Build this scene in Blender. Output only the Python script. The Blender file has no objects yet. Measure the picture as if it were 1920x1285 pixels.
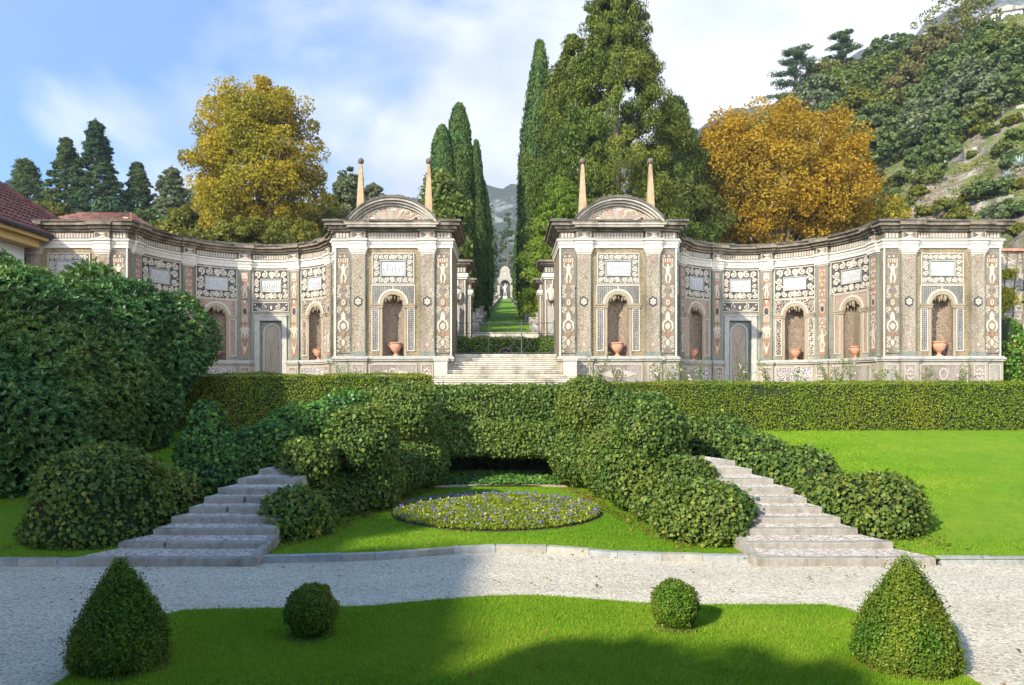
import bpy, bmesh, math, random
import numpy as np
from mathutils import Vector, Matrix, Euler
PI = math.pi
SC = bpy.context.scene
COL = SC.collection
# ------------------------------------------------------------------ camera
F = 1387.0                      # focal length in photo pixels (1920 wide)
cam_d = bpy.data.cameras.new("camera")
cam = bpy.data.objects.new("camera", cam_d)
COL.objects.link(cam)
cam.location = (0, 0, 0)
cam.rotation_euler = (math.radians(90), 0, 0)
cam_d.sensor_width = 36.0
cam_d.lens = F / 1920 * 36.0
cam_d.shift_x = 12.0 / 1920
cam_d.shift_y = 82.5 / 1920
cam_d.clip_start = 0.1
cam_d.clip_end = 6000
SC.camera = cam
# ------------------------------------------------------------------ light
SUN_AZ = math.radians(222)      # clockwise from +Y: the sun stands behind the camera, to the left
SUN_EL = math.radians(30)
sdir = Vector((math.sin(SUN_AZ) * math.cos(SUN_EL), math.cos(SUN_AZ) * math.cos(SUN_EL), math.sin(SUN_EL)))
sun_d = bpy.data.lights.new("sun", 'SUN')
sun_d.energy = 4.3
sun_d.angle = math.radians(0.8)
sun_d.color = (1.0, 0.90, 0.73)
sun = bpy.data.objects.new("sun", sun_d)
COL.objects.link(sun)
sun.location = (-30, -30, 40)
sun.rotation_euler = sdir.to_track_quat('Z', 'Y').to_euler()
W = bpy.data.worlds.new("World")
SC.world = W
W.use_nodes = True
nt = W.node_tree
nt.nodes.clear()
wo = nt.nodes.new('ShaderNodeOutputWorld')
bg = nt.nodes.new('ShaderNodeBackground')
sky = nt.nodes.new('ShaderNodeTexSky')
sky.sky_type = 'NISHITA'
sky.sun_disc = False
sky.sun_elevation = SUN_EL
sky.sun_rotation = SUN_AZ
sky.air_density = 1.0
sky.dust_density = 0.6
sky.ozone_density = 2.0
tc = nt.nodes.new('ShaderNodeTexCoord')
def wn(t, **kw):
    n = nt.nodes.new(t)
    for k, v in kw.items(): setattr(n, k, v)
    return n
sep = wn('ShaderNodeSeparateXYZ')
nt.links.new(tc.outputs['Generated'], sep.inputs[0])
mp = wn('ShaderNodeMapping')
mp.inputs['Scale'].default_value = (1.0, 1.0, 1.5)
mp.inputs['Location'].default_value = (0.35, 0.1, 0.62)
nt.links.new(tc.outputs['Generated'], mp.inputs[0])
n1 = wn('ShaderNodeTexNoise'); n1.inputs['Scale'].default_value = 2.6; n1.inputs['Detail'].default_value = 9; n1.inputs['Roughness'].default_value = 0.55; n1.inputs['Distortion'].default_value = 0.35
nt.links.new(mp.outputs[0], n1.inputs['Vector'])
# cloud cover: thin on the left and overhead, thick over the valley and to the right
def wm(op, a, b):
    n = wn('ShaderNodeMath', operation=op)
    for i, s in enumerate((a, b)):
        if isinstance(s, (int, float)): n.inputs[i].default_value = s
        else: nt.links.new(s, n.inputs[i])
    return n.outputs[0]
cx = wm('MULTIPLY', wm('ADD', sep.outputs['X'], 0.50), 0.85)
cx = wm('MINIMUM', cx, 0.20)
cx = wm('MAXIMUM', cx, -0.40)
cz = wm('MULTIPLY', wm('MAXIMUM', wm('SUBTRACT', sep.outputs['Z'], 0.30), 0.0), -1.25)
cov = wm('ADD', wm('ADD', n1.outputs[0], cx), cz)
ramp = wn('ShaderNodeValToRGB')
ramp.color_ramp.elements[0].position = 0.42; ramp.color_ramp.elements[0].color = (0, 0, 0, 1)
ramp.color_ramp.elements[1].position = 0.60; ramp.color_ramp.elements[1].color = (1, 1, 1, 1)
nt.links.new(cov, ramp.inputs[0])
n2 = wn('ShaderNodeTexNoise'); n2.inputs['Scale'].default_value = 3.0; n2.inputs['Detail'].default_value = 6
nt.links.new(mp.outputs[0], n2.inputs['Vector'])
cr = wn('ShaderNodeValToRGB')
cr.color_ramp.elements[0].position = 0.40; cr.color_ramp.elements[0].color = (0.40, 0.45, 0.54, 1)
cr.color_ramp.elements[1].position = 0.60; cr.color_ramp.elements[1].color = (0.72, 0.725, 0.74, 1)
nt.links.new(n2.outputs[0], cr.inputs[0])
skm = wn('ShaderNodeMix', data_type='RGBA', blend_type='MULTIPLY'); skm.inputs[0].default_value = 1.0
nt.links.new(sky.outputs[0], skm.inputs[6]); skm.inputs[7].default_value = (0.052, 0.105, 0.150, 1)
mix = wn('ShaderNodeMix', data_type='RGBA')
nt.links.new(ramp.outputs[0], mix.inputs[0])
nt.links.new(skm.outputs[2], mix.inputs[6])
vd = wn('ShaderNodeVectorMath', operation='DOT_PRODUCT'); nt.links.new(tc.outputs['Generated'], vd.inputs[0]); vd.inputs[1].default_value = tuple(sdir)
cloud_fill = wm('ADD', wm('MULTIPLY', wm('MAXIMUM', vd.outputs['Value'], 0.0), 10.0), 1.0)  # added fill light: clouds out of view brightened toward the sun to lift shadows
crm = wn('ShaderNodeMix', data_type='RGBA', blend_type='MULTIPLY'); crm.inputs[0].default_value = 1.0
nt.links.new(cr.outputs[0], crm.inputs[6]); nt.links.new(cloud_fill, crm.inputs[7])
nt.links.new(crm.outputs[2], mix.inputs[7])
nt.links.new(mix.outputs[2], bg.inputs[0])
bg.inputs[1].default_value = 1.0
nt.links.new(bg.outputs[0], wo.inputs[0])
SC.view_settings.view_transform = 'Standard'
SC.view_settings.look = 'None'
SC.view_settings.exposure = 0.92
SC.view_settings.gamma = 1.0
SC.cycles.max_bounces = 6
SC.cycles.diffuse_bounces = 3
SC.cycles.glossy_bounces = 2
SC.cycles.transmission_bounces = 3
SC.cycles.transparent_max_bounces = 4
SC.cycles.use_denoising = True
SC.cycles.volume_bounces = 0
# ------------------------------------------------------------------ helpers
G = -3.04                       # level of the gravel walk
def P(px, py, D):
    return Vector(((px - 948) / F * D, D, -(py - 725) / F * D))
def X(px, D): return (px - 948) / F * D
def Z(py, D): return (725 - py) / F * D
def RNG(s): return np.random.default_rng(s)
class MB:
    def __init__(self): self.v = []; self.f = []; self.m = []
    def add(self, vs, fs, mat=0):
        o = len(self.v); self.v.extend(vs)
        for f in fs: self.f.append([o + i for i in f]); self.m.append(mat)
    def box(self, x0, x1, y0, y1, z0, z1, mat=0, seg=None):
        n = 1 if not seg else max(1, int(math.ceil((x1 - x0) / seg)))
        vs = []
        for i in range(n + 1):
            x = x0 + (x1 - x0) * i / n
            vs += [(x, y0, z0), (x, y1, z0), (x, y1, z1), (x, y0, z1)]
        fs = []
        for i in range(n):
            a = 4 * i; b = a + 4
            for k in range(4):
                k2 = (k + 1) % 4
                fs.append((a + k, a + k2, b + k2, b + k))
        fs.append((0, 3, 2, 1)); e = 4 * n; fs.append((e, e + 1, e + 2, e + 3))
        self.add(vs, fs, mat)
    def prism(self, poly, y0, y1, mat=0):
        n = len(poly)
        vs = [(p[0], y0, p[1]) for p in poly] + [(p[0], y1, p[1]) for p in poly]
        fs = [tuple(range(n))] + [(i, i + n, (i + 1) % n + n, (i + 1) % n) for i in range(n)]
        self.add(vs, fs, mat)
    def band(self, a, b, y0, y1, mat=0, closed=False):
        """strip between two polylines a and b (x,z), front at y0, sides back to y1"""
        n = len(a); o = []
        for (p, q) in zip(a, b):
            o += [(p[0], y0, p[1]), (q[0], y0, q[1]), (q[0], y1, q[1]), (p[0], y1, p[1])]
        fs = []
        m = n if closed else n - 1
        for i in range(m):
            j = (i + 1) % n
            A = 4 * i; B = 4 * j
            fs += [(A, B, B + 1, A + 1), (A + 1, B + 1, B + 2, A + 2), (A + 3, B + 3, B, A)]
        if not closed:
            fs += [(0, 1, 2, 3), (4 * n - 4, 4 * n - 1, 4 * n - 2, 4 * n - 3)]
        self.add(o, fs, mat)
    def ribbon(self, pts, ws, y0, y1, mat=0):
        a = []; b = []
        n = len(pts)
        for i in range(n):
            p = pts[max(0, i - 1)]; q = pts[min(n - 1, i + 1)]
            dx, dz = q[0] - p[0], q[1] - p[1]; l = math.hypot(dx, dz) or 1e-6
            w = ws[i] if hasattr(ws, '__len__') else ws
            a.append((pts[i][0] - dz / l * w, pts[i][1] + dx / l * w)); b.append((pts[i][0] + dz / l * w, pts[i][1] - dx / l * w))
        self.band(a, b, y0, y1, mat)
    def ell(self, cx, cz, rx, rz, y0, y1, mat=0, n=12, rot=0):
        c, s = math.cos(rot), math.sin(rot)
        self.prism([(cx + rx * math.cos(t) * c - rz * math.sin(t) * s, cz + rx * math.cos(t) * s + rz * math.sin(t) * c)
                    for t in [2 * PI * i / n for i in range(n)]], y0, y1, mat)
    def spiral(self, cx, cz, r, turns, sgn, ph, y0, y1, mat=0, w=None):
        n = max(10, int(13 * turns)); pts = []; ws = []
        w = w or r * 0.17
        for i in range(n + 1):
            t = i / n; rr = r * (1 - 0.86 * t); a = ph + sgn * turns * 2 * PI * t
            pts.append((cx + rr * math.cos(a), cz + rr * math.sin(a))); ws.append(w * (1 - 0.35 * t))
        self.ribbon(pts, ws, y0, y1, mat)
        self.ell(cx, cz, w * 1.25, w * 1.25, y0 - .002, y1, mat, 8)
    def lathe(self, prof, c=(0, 0, 0), n=20, mat=0):
        vs = []; fs = []
        for (r, z) in prof:
            for k in range(n):
                a = 2 * PI * k / n; vs.append((c[0] + r * math.cos(a), c[1] + r * math.sin(a), c[2] + z))
        for i in range(len(prof) - 1):
            for k in range(n):
                k2 = (k + 1) % n
                fs.append((i * n + k, i * n + k2, (i + 1) * n + k2, (i + 1) * n + k))
        fs.append(tuple(range(n))[::-1]); e = (len(prof) - 1) * n; fs.append(tuple(range(e, e + n)))
        self.add(vs, fs, mat)
    def tube(self, pts, rs, n=8, mat=0):
        pts = [Vector(p) for p in pts]; vs = []; fs = []
        for i, p in enumerate(pts):
            d = pts[min(len(pts) - 1, i + 1)] - pts[max(0, i - 1)]
            if d.length < 1e-6: d = Vector((0, 0, 1))
            d.normalize()
            u = d.cross(Vector((0.31, 0.92, 0.23))).normalized(); w = d.cross(u)
            r = rs[i] if hasattr(rs, '__len__') else rs
            for k in range(n):
                a = 2 * PI * k / n; q = p + u * (r * math.cos(a)) + w * (r * math.sin(a)); vs.append(tuple(q))
        for i in range(len(pts) - 1):
            for k in range(n):
                k2 = (k + 1) % n; fs.append((i * n + k, i * n + k2, (i + 1) * n + k2, (i + 1) * n + k))
        fs.append(tuple(range(n))[::-1]); e = (len(pts) - 1) * n; fs.append(tuple(range(e, e + n)))
        self.add(vs, fs, mat)
    def grid(self, nx, ny, fn, mat=0):
        vs = [tuple(fn(i / nx, j / ny)) for j in range(ny + 1) for i in range(nx + 1)]
        fs = [(j * (nx + 1) + i, j * (nx + 1) + i + 1, (j + 1) * (nx + 1) + i + 1, (j + 1) * (nx + 1) + i) for j in range(ny) for i in range(nx)]
        self.add(vs, fs, mat)
    def build(self, name, mats, parent=None, warp=None, smooth=False, loc=None):
        me = bpy.data.meshes.new(name)
        v = [warp(p) for p in self.v] if warp else self.v
        me.from_pydata(v, [], self.f)
        if not isinstance(mats, (list, tuple)): mats = [mats]
        for m in mats: me.materials.append(m)
        if len(mats) > 1: me.polygons.foreach_set('material_index', self.m)
        if smooth: me.polygons.foreach_set('use_smooth', [True] * len(me.polygons))
        bm = bmesh.new(); bm.from_mesh(me); bmesh.ops.recalc_face_normals(bm, faces=bm.faces); bm.to_mesh(me); bm.free()
        me.update()
        return link(name, me, parent, loc)
def link(name, me, parent=None, loc=None):
    o = bpy.data.objects.new(name, me); COL.objects.link(o)
    if parent: o.parent = parent
    if loc is not None: o.location = loc
    return o
def tag(o, label=None, cat=None, group=None, kind=None):
    if label: o['label'] = label
    if cat: o['category'] = cat
    if group: o['group'] = group
    if kind: o['kind'] = kind
    return o
def thing(name, label, cat, loc=(0, 0, 0), group=None, rz=0):
    o = bpy.data.objects.new(name, None); COL.objects.link(o)
    o.location = loc; o.rotation_euler = (0, 0, rz); o.empty_display_size = .3
    return tag(o, label, cat, group)
def dup(root, loc, label=None, rz=None, scale=None):
    r = root.copy(); COL.objects.link(r); r.location = loc
    if rz is not None: r.rotation_euler = (0, 0, rz)
    if scale is not None: r.scale = scale
    if label: r['label'] = label
    for ch in list(root.children):
        c = ch.copy(); COL.objects.link(c); c.parent = r
        for g in list(ch.children):
            d = g.copy(); COL.objects.link(d); d.parent = c
    return r
def quads(name, V, tone, mat, parent=None, loc=None, nv=4):
    """one mesh of n separate leaf faces; V is (n*nv,3), tone (n,)"""
    n = len(V) // nv
    me = bpy.data.meshes.new(name)
    me.vertices.add(len(V)); me.vertices.foreach_set('co', np.ascontiguousarray(V, dtype=np.float32).ravel())
    me.loops.add(len(V)); me.loops.foreach_set('vertex_index', np.arange(len(V), dtype=np.int32))
    me.polygons.add(n); me.polygons.foreach_set('loop_start', np.arange(0, len(V), nv, dtype=np.int32))
    try: me.polygons.foreach_set('loop_total', np.full(n, nv, dtype=np.int32))
    except Exception: pass
    me.update(calc_edges=True)
    a = me.attributes.new('tone', 'FLOAT', 'FACE'); a.data.foreach_set('value', np.ascontiguousarray(tone, dtype=np.float32))
    me.materials.append(mat)
    return link(name, me, parent, loc)
def nrm(a): return a / np.maximum(np.linalg.norm(a, axis=1, keepdims=True), 1e-9)
def leafverts(Pp, N, size, aspect=0.5, tilt=0.5, droop=0.0, r=None, fold=0.12, var=0.35):
    n = len(Pp)
    nn = nrm(nrm(N) + tilt * r.normal(size=(n, 3)))
    t = r.normal(size=(n, 3)); t[:, 2] -= droop
    t = t - nn * np.sum(t * nn, axis=1, keepdims=True); t = nrm(t)
    b = np.cross(nn, t)
    L = (size * (1 - var + 2 * var * r.random(n)))[:, None] if np.isscalar(size) else (size * (1 - var + 2 * var * r.random(n)))[:, None]
    V = np.empty((n, 4, 3))
    V[:, 0] = Pp - t * L * .5
    V[:, 1] = Pp + b * L * aspect * .5 + nn * L * fold
    V[:, 2] = Pp + t * L * .5
    V[:, 3] = Pp - b * L * aspect * .5 + nn * L * fold
    return V.reshape(-1, 3)
def vnoise(Pp, s, seed=0):
    """cheap smooth pseudo-noise from sines, about -1..1"""
    r = RNG(seed + 991); out = np.zeros(len(Pp))
    for k in range(6):
        d = r.normal(size=3); d /= np.linalg.norm(d); out += np.sin(Pp @ d * s * (0.7 + .9 * r.random()) + r.random() * 6.28)
    return out / 3.0
def mesh_arrays(me):
    me.calc_loop_triangles()
    v = np.empty(len(me.vertices) * 3); me.vertices.foreach_get('co', v); v = v.reshape(-1, 3)
    t = np.empty(len(me.loop_triangles) * 3, dtype=np.int32); me.loop_triangles.foreach_get('vertices', t)
    return v, t.reshape(-1, 3)
def sample_tris(v, t, dens, r):
    a, b, c = v[t[:, 0]], v[t[:, 1]], v[t[:, 2]]
    cr_ = np.cross(b - a, c - a); ar = np.linalg.norm(cr_, axis=1) * .5
    n = int(ar.sum() * dens)
    idx = r.choice(len(t), size=n, p=ar / ar.sum())
    u = r.random(n); w = r.random(n); m = u + w > 1; u[m] = 1 - u[m]; w[m] = 1 - w[m]
    p = a[idx] + (b[idx] - a[idx]) * u[:, None] + (c[idx] - a[idx]) * w[:, None]
    return p, nrm(cr_[idx])
ICO = None
def blob_mesh(name, ells, voxel, smooth=8, boxes=()):
    """one closed, smoothly merged surface round a set of ellipsoids (cx,cy,cz,rx,ry,rz) and boxes"""
    bm = bmesh.new()
    for e in ells:
        q = bmesh.ops.create_icosphere(bm, subdivisions=3, radius=1.0)['verts']
        for vv in q: vv.co = Vector((vv.co.x * e[3] + e[0], vv.co.y * e[4] + e[1], vv.co.z * e[5] + e[2]))
    for (x0, x1, y0, y1, z0, z1) in boxes:
        q = bmesh.ops.create_cube(bm, size=1.0)['verts']
        for vv in q: vv.co = Vector(((vv.co.x + .5) * (x1 - x0) + x0, (vv.co.y + .5) * (y1 - y0) + y0, (vv.co.z + .5) * (z1 - z0) + z0))
    me = bpy.data.meshes.new('tmp'); bm.to_mesh(me); bm.free()
    o = bpy.data.objects.new('tmp', me); COL.objects.link(o)
    m = o.modifiers.new('r', 'REMESH'); m.mode = 'VOXEL'; m.voxel_size = voxel
    if smooth:
        s = o.modifiers.new('s', 'SMOOTH'); s.factor = .5; s.iterations = smooth
    dg = bpy.context.evaluated_depsgraph_get()
    out = bpy.data.meshes.new_from_object(o.evaluated_get(dg))
    bpy.data.objects.remove(o); bpy.data.meshes.remove(me)
    out.name = name
    return out
# ------------------------------------------------------------------ materials
def mat(name):
    m = bpy.data.materials.new(name); m.use_nodes = True
    t = m.node_tree; t.nodes.clear()
    out = t.nodes.new('ShaderNodeOutputMaterial'); b = t.nodes.new('ShaderNodeBsdfPrincipled')
    t.links.new(b.outputs[0], out.inputs[0])
    return m, t, b, out
def nd(t, typ, **kw):
    n = t.nodes.new(typ)
    for k, v in kw.items(): setattr(n, k, v)
    return n
def ramp_(t, fac, stops, interp='LINEAR'):
    n = t.nodes.new('ShaderNodeValToRGB'); c = n.color_ramp; c.interpolation = interp
    while len(c.elements) < len(stops): c.elements.new(.5)
    for e, (p, col) in zip(c.elements, stops): e.position = p; e.color = (*col, 1)
    t.links.new(fac, n.inputs[0]); return n.outputs[0]
def mixc(t, fac, a, b, mode='MIX'):
    n = t.nodes.new('ShaderNodeMix'); n.data_type = 'RGBA'; n.blend_type = mode
    for i, s in ((0, fac), (6, a), (7, b)):
        if isinstance(s, (int, float)): n.inputs[i].default_value = s
        elif isinstance(s, tuple): n.inputs[i].default_value = (*s, 1)
        else: t.links.new(s, n.inputs[i])
    return n.outputs[2]
def noise(t, co, scale, detail=4, rough=.55, dist=0):
    n = t.nodes.new('ShaderNodeTexNoise'); n.inputs['Scale'].default_value = scale; n.inputs['Detail'].default_value = detail
    n.inputs['Roughness'].default_value = rough; n.inputs['Distortion'].default_value = dist
    t.links.new(co, n.inputs['Vector']); return n.outputs['Fac']
def voro(t, co, scale, feature='F1', rnd=1.0):
    n = t.nodes.new('ShaderNodeTexVoronoi'); n.feature = feature; n.inputs['Scale'].default_value = scale
    n.inputs['Randomness'].default_value = rnd
    t.links.new(co, n.inputs['Vector']); return n
def objco(t): return t.nodes.new('ShaderNodeTexCoord').outputs['Object']
def geoco(t): return t.nodes.new('ShaderNodeNewGeometry').outputs['Position']
def bump(t, b, h, strength, dist):
    n = t.nodes.new('ShaderNodeBump'); n.inputs['Strength'].default_value = strength; n.inputs['Distance'].default_value = dist
    t.links.new(h, n.inputs['Height']); t.links.new(n.outputs[0], b.inputs['Normal'])
def mmap(t, co, sc):
    n = t.nodes.new('ShaderNodeMapping'); n.inputs['Scale'].default_value = sc; t.links.new(co, n.inputs[0]); return n.outputs[0]
def leafmat(name, stops, transl=.3, rough=.5, spec=.22, patch=None, pscale=.6, pmax=.6):
    m, t, b, out = mat(name)
    at = nd(t, 'ShaderNodeAttribute', attribute_name='tone')
    col = ramp_(t, at.outputs['Fac'], stops)
    if patch:
        f = noise(t, geoco(t), pscale, 3)
        f = ramp_(t, f, [(.42, (0, 0, 0)), (.68, (pmax,) * 3)])
        col = mixc(t, f, col, patch)
    b.inputs['Roughness'].default_value = rough; b.inputs['Specular IOR Level'].default_value = spec * .6
    t.links.new(col, b.inputs['Base Color'])
    tr = nd(t, 'ShaderNodeBsdfTranslucent'); t.links.new(mixc(t, .5, col, (1, .9, .3), 'MULTIPLY'), tr.inputs[0])
    mx = nd(t, 'ShaderNodeMixShader'); mx.inputs[0].default_value = transl
    t.links.new(b.outputs[0], mx.inputs[1]); t.links.new(tr.outputs[0], mx.inputs[2]); t.links.new(mx.outputs[0], out.inputs[0])
    return m
def stone(name, a, b_, scale=6, stain=None, rough=.85, bs=.25, sscale=1.2, srange=(.5, .72), sm=1.0):
    m, t, b, out = mat(name); co = objco(t)
    n = noise(t, co, scale, 6, .65)
    col = ramp_(t, n, [(.3, a), (.7, b_)])
    if stain:
        s = noise(t, mmap(t, co, (1, 1, .35)), sscale, 6, .65)
        s = ramp_(t, s, [(srange[0], (0, 0, 0)), (srange[1], (sm,) * 3)])
        col = mixc(t, s, col, stain)
    t.links.new(col, b.inputs['Base Color']); b.inputs['Roughness'].default_value = rough; b.inputs['Specular IOR Level'].default_value = .25
    bump(t, b, noise(t, co, scale * 4, 5, .7), bs, .02)
    return m
def mosaic(name, cells, scale, line, lw=.06, big=None, bscale=.8, bumpy=.3, rnd=1.0, sq=None, warp=0):
    """pebble mosaic: voronoi pebbles of mixed colours bedded in lines of mortar or white pebble"""
    m, t, b, out = mat(name); co = objco(t)
    if sq: co = mmap(t, co, sq)
    if warp:
        n = t.nodes.new('ShaderNodeTexNoise'); n.inputs['Scale'].default_value = 3.0; t.links.new(co, n.inputs['Vector'])
        va = nd(t, 'ShaderNodeVectorMath', operation='SCALE'); t.links.new(n.outputs['Color'], va.inputs[0]); va.inputs['Scale'].default_value = warp
        vb = nd(t, 'ShaderNodeVectorMath', operation='ADD'); t.links.new(co, vb.inputs[0]); t.links.new(va.outputs[0], vb.inputs[1]); co = vb.outputs[0]
    v = voro(t, co, scale, 'F1', rnd); e = voro(t, co, scale, 'DISTANCE_TO_EDGE', rnd)
    s = nd(t, 'ShaderNodeSeparateColor'); t.links.new(v.outputs['Color'], s.inputs[0])
    k = len(cells)
    col = ramp_(t, s.outputs[0], [(i / k, c) for i, c in enumerate(cells)], 'CONSTANT')
    if big:
        f = noise(t, co, bscale, 4, .6)
        f = ramp_(t, f, [(.45, (0, 0, 0)), (.62, (.75,) * 3)])
        col = mixc(t, f, col, big)
    fine = voro(t, co, scale * 5.0)
    sf = nd(t, 'ShaderNodeSeparateColor'); t.links.new(fine.outputs['Color'], sf.inputs[0])
    col = mixc(t, .85, col, ramp_(t, sf.outputs[1], [(0, (.42,) * 3), (1, (1.12,) * 3)]), 'MULTIPLY')
    ln = ramp_(t, e.outputs['Distance'], [(lw * .6, (1, 1, 1)), (lw, (0, 0, 0))])
    col = mixc(t, ln, col, line)
    wt = noise(t, mmap(t, objco(t), (1.6, 1.6, .35)), 1.3, 6, .68)
    col = mixc(t, 1.0, col, ramp_(t, wt, [(.34, (.60, .57, .53)), (.56, (1, 1, 1))]), 'MULTIPLY')
    t.links.new(col, b.inputs['Base Color']); b.inputs['Roughness'].default_value = .8; b.inputs['Specular IOR Level'].default_value = .25
    bump(t, b, fine.outputs['Distance'], bumpy, .02)
    return m
M = {}
M['white_stucco'] = stone('white_stucco', (0.447, 0.416, 0.354), (0.563, 0.530, 0.462), 5, (0.303, 0.275, 0.227), .8, .15, 1.4, (.56, .8), .6)
M['orn'] = stone('white_pebble', (0.367, 0.324, 0.255), (0.543, 0.495, 0.401), 22, (0.265, 0.226, 0.178), .8, .35, 3, (.55, .8), .6)
M['orn_warm'] = stone('cream_pebble', (0.354, 0.308, 0.249), (0.472, 0.426, 0.360), 22, (0.262, 0.183, 0.138), .8, .35, 4, (.5, .75), .6)
M['marble'] = stone('marble_relief', (0.377, 0.377, 0.371), (0.478, 0.475, 0.465), 9, (0.252, 0.252, 0.252), .6, .5, 7, (.55, .75), .5)
M['grey_stone'] = stone('grey_stone', (.30, .29, .26), (.44, .42, .37), 8, (.20, .19, .16), .85, .3, 1.5, (.5, .75), .7)
M['plinth_stone'] = stone('plinth_stone', (0.265, 0.238, 0.180), (0.358, 0.322, 0.254), 7, (0.138, 0.118, 0.090), .85, .3, 1.5, (.5, .75), .7)
M['ledge'] = stone('ledge_stone', (0.309, 0.302, 0.275), (0.416, 0.402, 0.362), 7, (0.161, 0.154, 0.134), .8, .3, 2, (.5, .72), .7)
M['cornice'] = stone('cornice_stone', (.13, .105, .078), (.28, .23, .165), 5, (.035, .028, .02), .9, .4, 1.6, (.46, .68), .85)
M['pediment'] = stone('pediment_stone', (.30, .27, .22), (.44, .40, .33), 6, (.13, .11, .09), .9, .35, 1.4, (.46, .7), .8)
M['slab'] = stone('roof_slab', (.06, .052, .045), (.16, .14, .115), 5, (.03, .028, .024), .9, .5)
M['obelisk'] = stone('ochre_stone', (0.288, 0.194, 0.100), (0.416, 0.310, 0.200), 6, (0.136, 0.086, 0.050), .9, .5, 2.2, (.48, .7), .8)
M['ball'] = stone('dark_ball_stone', (.08, .065, .05), (.17, .14, .11), 9, (.05, .045, .035))
M['buff'] = stone('buff_stone', (0.262, 0.212, 0.142), (0.361, 0.298, 0.218), 14, (0.187, 0.149, 0.100), .9, .6)
M['terracotta'] = stone('terracotta', (.44, .20, .115), (.58, .31, .20), 7, (.50, .40, .33), .8, .2, 3, (.55, .78), .6)
M['step'] = stone('step_stone', (0.265, 0.247, 0.210), (0.390, 0.364, 0.315), 9, (0.133, 0.124, 0.098), .9, .45, 2.5, (.48, .7), .75)
M['cstep'] = stone('terrace_step_stone', (.42, .38, .30), (.58, .53, .44), 6, (.14, .125, .10), .9, .35, 1.6, (.48, .7), .8)
M['kerb'] = stone('kerb_stone', (.27, .28, .28), (.42, .43, .43), 5, (.17, .18, .17), .85, .3, 2)
M['iron'] = stone('iron', (.05, .055, .06), (.09, .095, .10), 9, None, .5)
# mosaics
pinks = [(.52, .44, .35), (.40, .35, .29), (.55, .40, .31), (.30, .27, .25), (.48, .42, .36), (.58, .50, .40)]
M['pilaster_mosaic'] = mosaic('pilaster_mosaic', [(0.257, 0.181, 0.129), (0.208, 0.169, 0.129), (0.286, 0.234, 0.167), (0.193, 0.141, 0.106), (0.243, 0.206, 0.160)], 15, (0.372, 0.326, 0.247), .16, None, warp=.22)
M['bay_mosaic'] = mosaic('bay_mosaic', [(0.265, 0.191, 0.094), (0.201, 0.152, 0.087), (0.307, 0.230, 0.121), (0.158, 0.127, 0.080), (0.286, 0.206, 0.099)], 17, (0.318, 0.259, 0.160), .12, (0.181, 0.157, 0.103), 1.1)
M['wing_wall'] = mosaic('wing_wall_mosaic', [(0.219, 0.231, 0.185), (0.286, 0.279, 0.219), (0.253, 0.247, 0.199)], 20, (0.302, 0.302, 0.241), .08, (0.387, 0.335, 0.255), .9)
M['scroll_grey'] = mosaic('grey_scroll_ground', [(.15, .145, .14), (.20, .19, .18), (.12, .12, .12)], 30, (.26, .25, .23), .12)
M['scroll_dark'] = mosaic('dark_scroll_ground', [(.065, .06, .06), (.10, .09, .09), (.05, .05, .055)], 30, (.12, .11, .11), .10)
M['checker'] = mosaic('checker_mosaic', [(.085, .095, .095), (.13, .13, .13), (.10, .11, .105)], 13, (.40, .385, .35), .12, rnd=.25)
M['lattice'] = mosaic('lattice_mosaic', [(.15, .09, .065), (.10, .07, .06), (.18, .11, .075)], 9.5, (.52, .48, .42), .095, rnd=.85)
M['lattice_pink'] = mosaic('pink_lattice_mosaic', [(0.352, 0.228, 0.172), (0.312, 0.207, 0.165), (0.373, 0.276, 0.220)], 20, (0.407, 0.318, 0.261), .1)
M['grot'] = mosaic('grotesque_ground', [(0.254, 0.207, 0.143), (0.218, 0.170, 0.119), (0.264, 0.195, 0.131), (0.188, 0.157, 0.119), (0.273, 0.230, 0.162)], 22, (0.292, 0.251, 0.182), .12, (0.234, 0.148, 0.097), 2.6)
M['red'] = mosaic('red_mosaic', [(0.339, 0.156, 0.093), (0.384, 0.197, 0.121), (0.295, 0.139, 0.085)], 24, (0.384, 0.246, 0.163), .1, (0.369, 0.295, 0.218), 1.0)
M['green'] = mosaic('green_grey_mosaic', [(0.180, 0.208, 0.170), (0.223, 0.243, 0.202), (0.158, 0.183, 0.154)], 28, (0.259, 0.274, 0.230), .08)
M['plinth_red'] = mosaic('plinth_panel_mosaic', [(0.267, 0.194, 0.162), (0.220, 0.169, 0.150), (0.290, 0.230, 0.194)], 18, (0.326, 0.297, 0.262), .14, (0.244, 0.242, 0.206), 2.0)
M['plinth_slate'] = mosaic('plinth_slate_mosaic', [(.22, .20, .22), (.27, .24, .25), (.18, .17, .19)], 11, (.62, .59, .54), .1, None)
M['plinth_green'] = mosaic('plinth_pale_mosaic', [(0.237, 0.262, 0.225), (0.299, 0.287, 0.237), (0.262, 0.256, 0.237)], 15, (0.362, 0.350, 0.299), .14, (0.337, 0.274, 0.218), 1.6)
M['tymp'] = mosaic('tympanum_mosaic', [(.44, .37, .28), (.36, .22, .15), (.28, .25, .23), (.48, .42, .34), (.44, .30, .20), (.50, .46, .40)], 5.5, (.58, .51, .41), .05, None, warp=.4)
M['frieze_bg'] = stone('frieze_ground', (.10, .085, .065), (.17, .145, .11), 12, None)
M['frieze_tab'] = stone('frieze_flute', (0.323, 0.281, 0.218), (0.436, 0.393, 0.323), 14, (0.253, 0.190, 0.140), .8, .3, 3)
m, t, b, out = mat('rustic_tufa'); co = objco(t); M['rustic'] = m
n = noise(t, co, 9, 6, .7); v = voro(t, co, 26)
c = ramp_(t, n, [(.3, (.20, .145, .10)), (.55, (.34, .26, .185)), (.75, (.46, .36, .26))])
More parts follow.
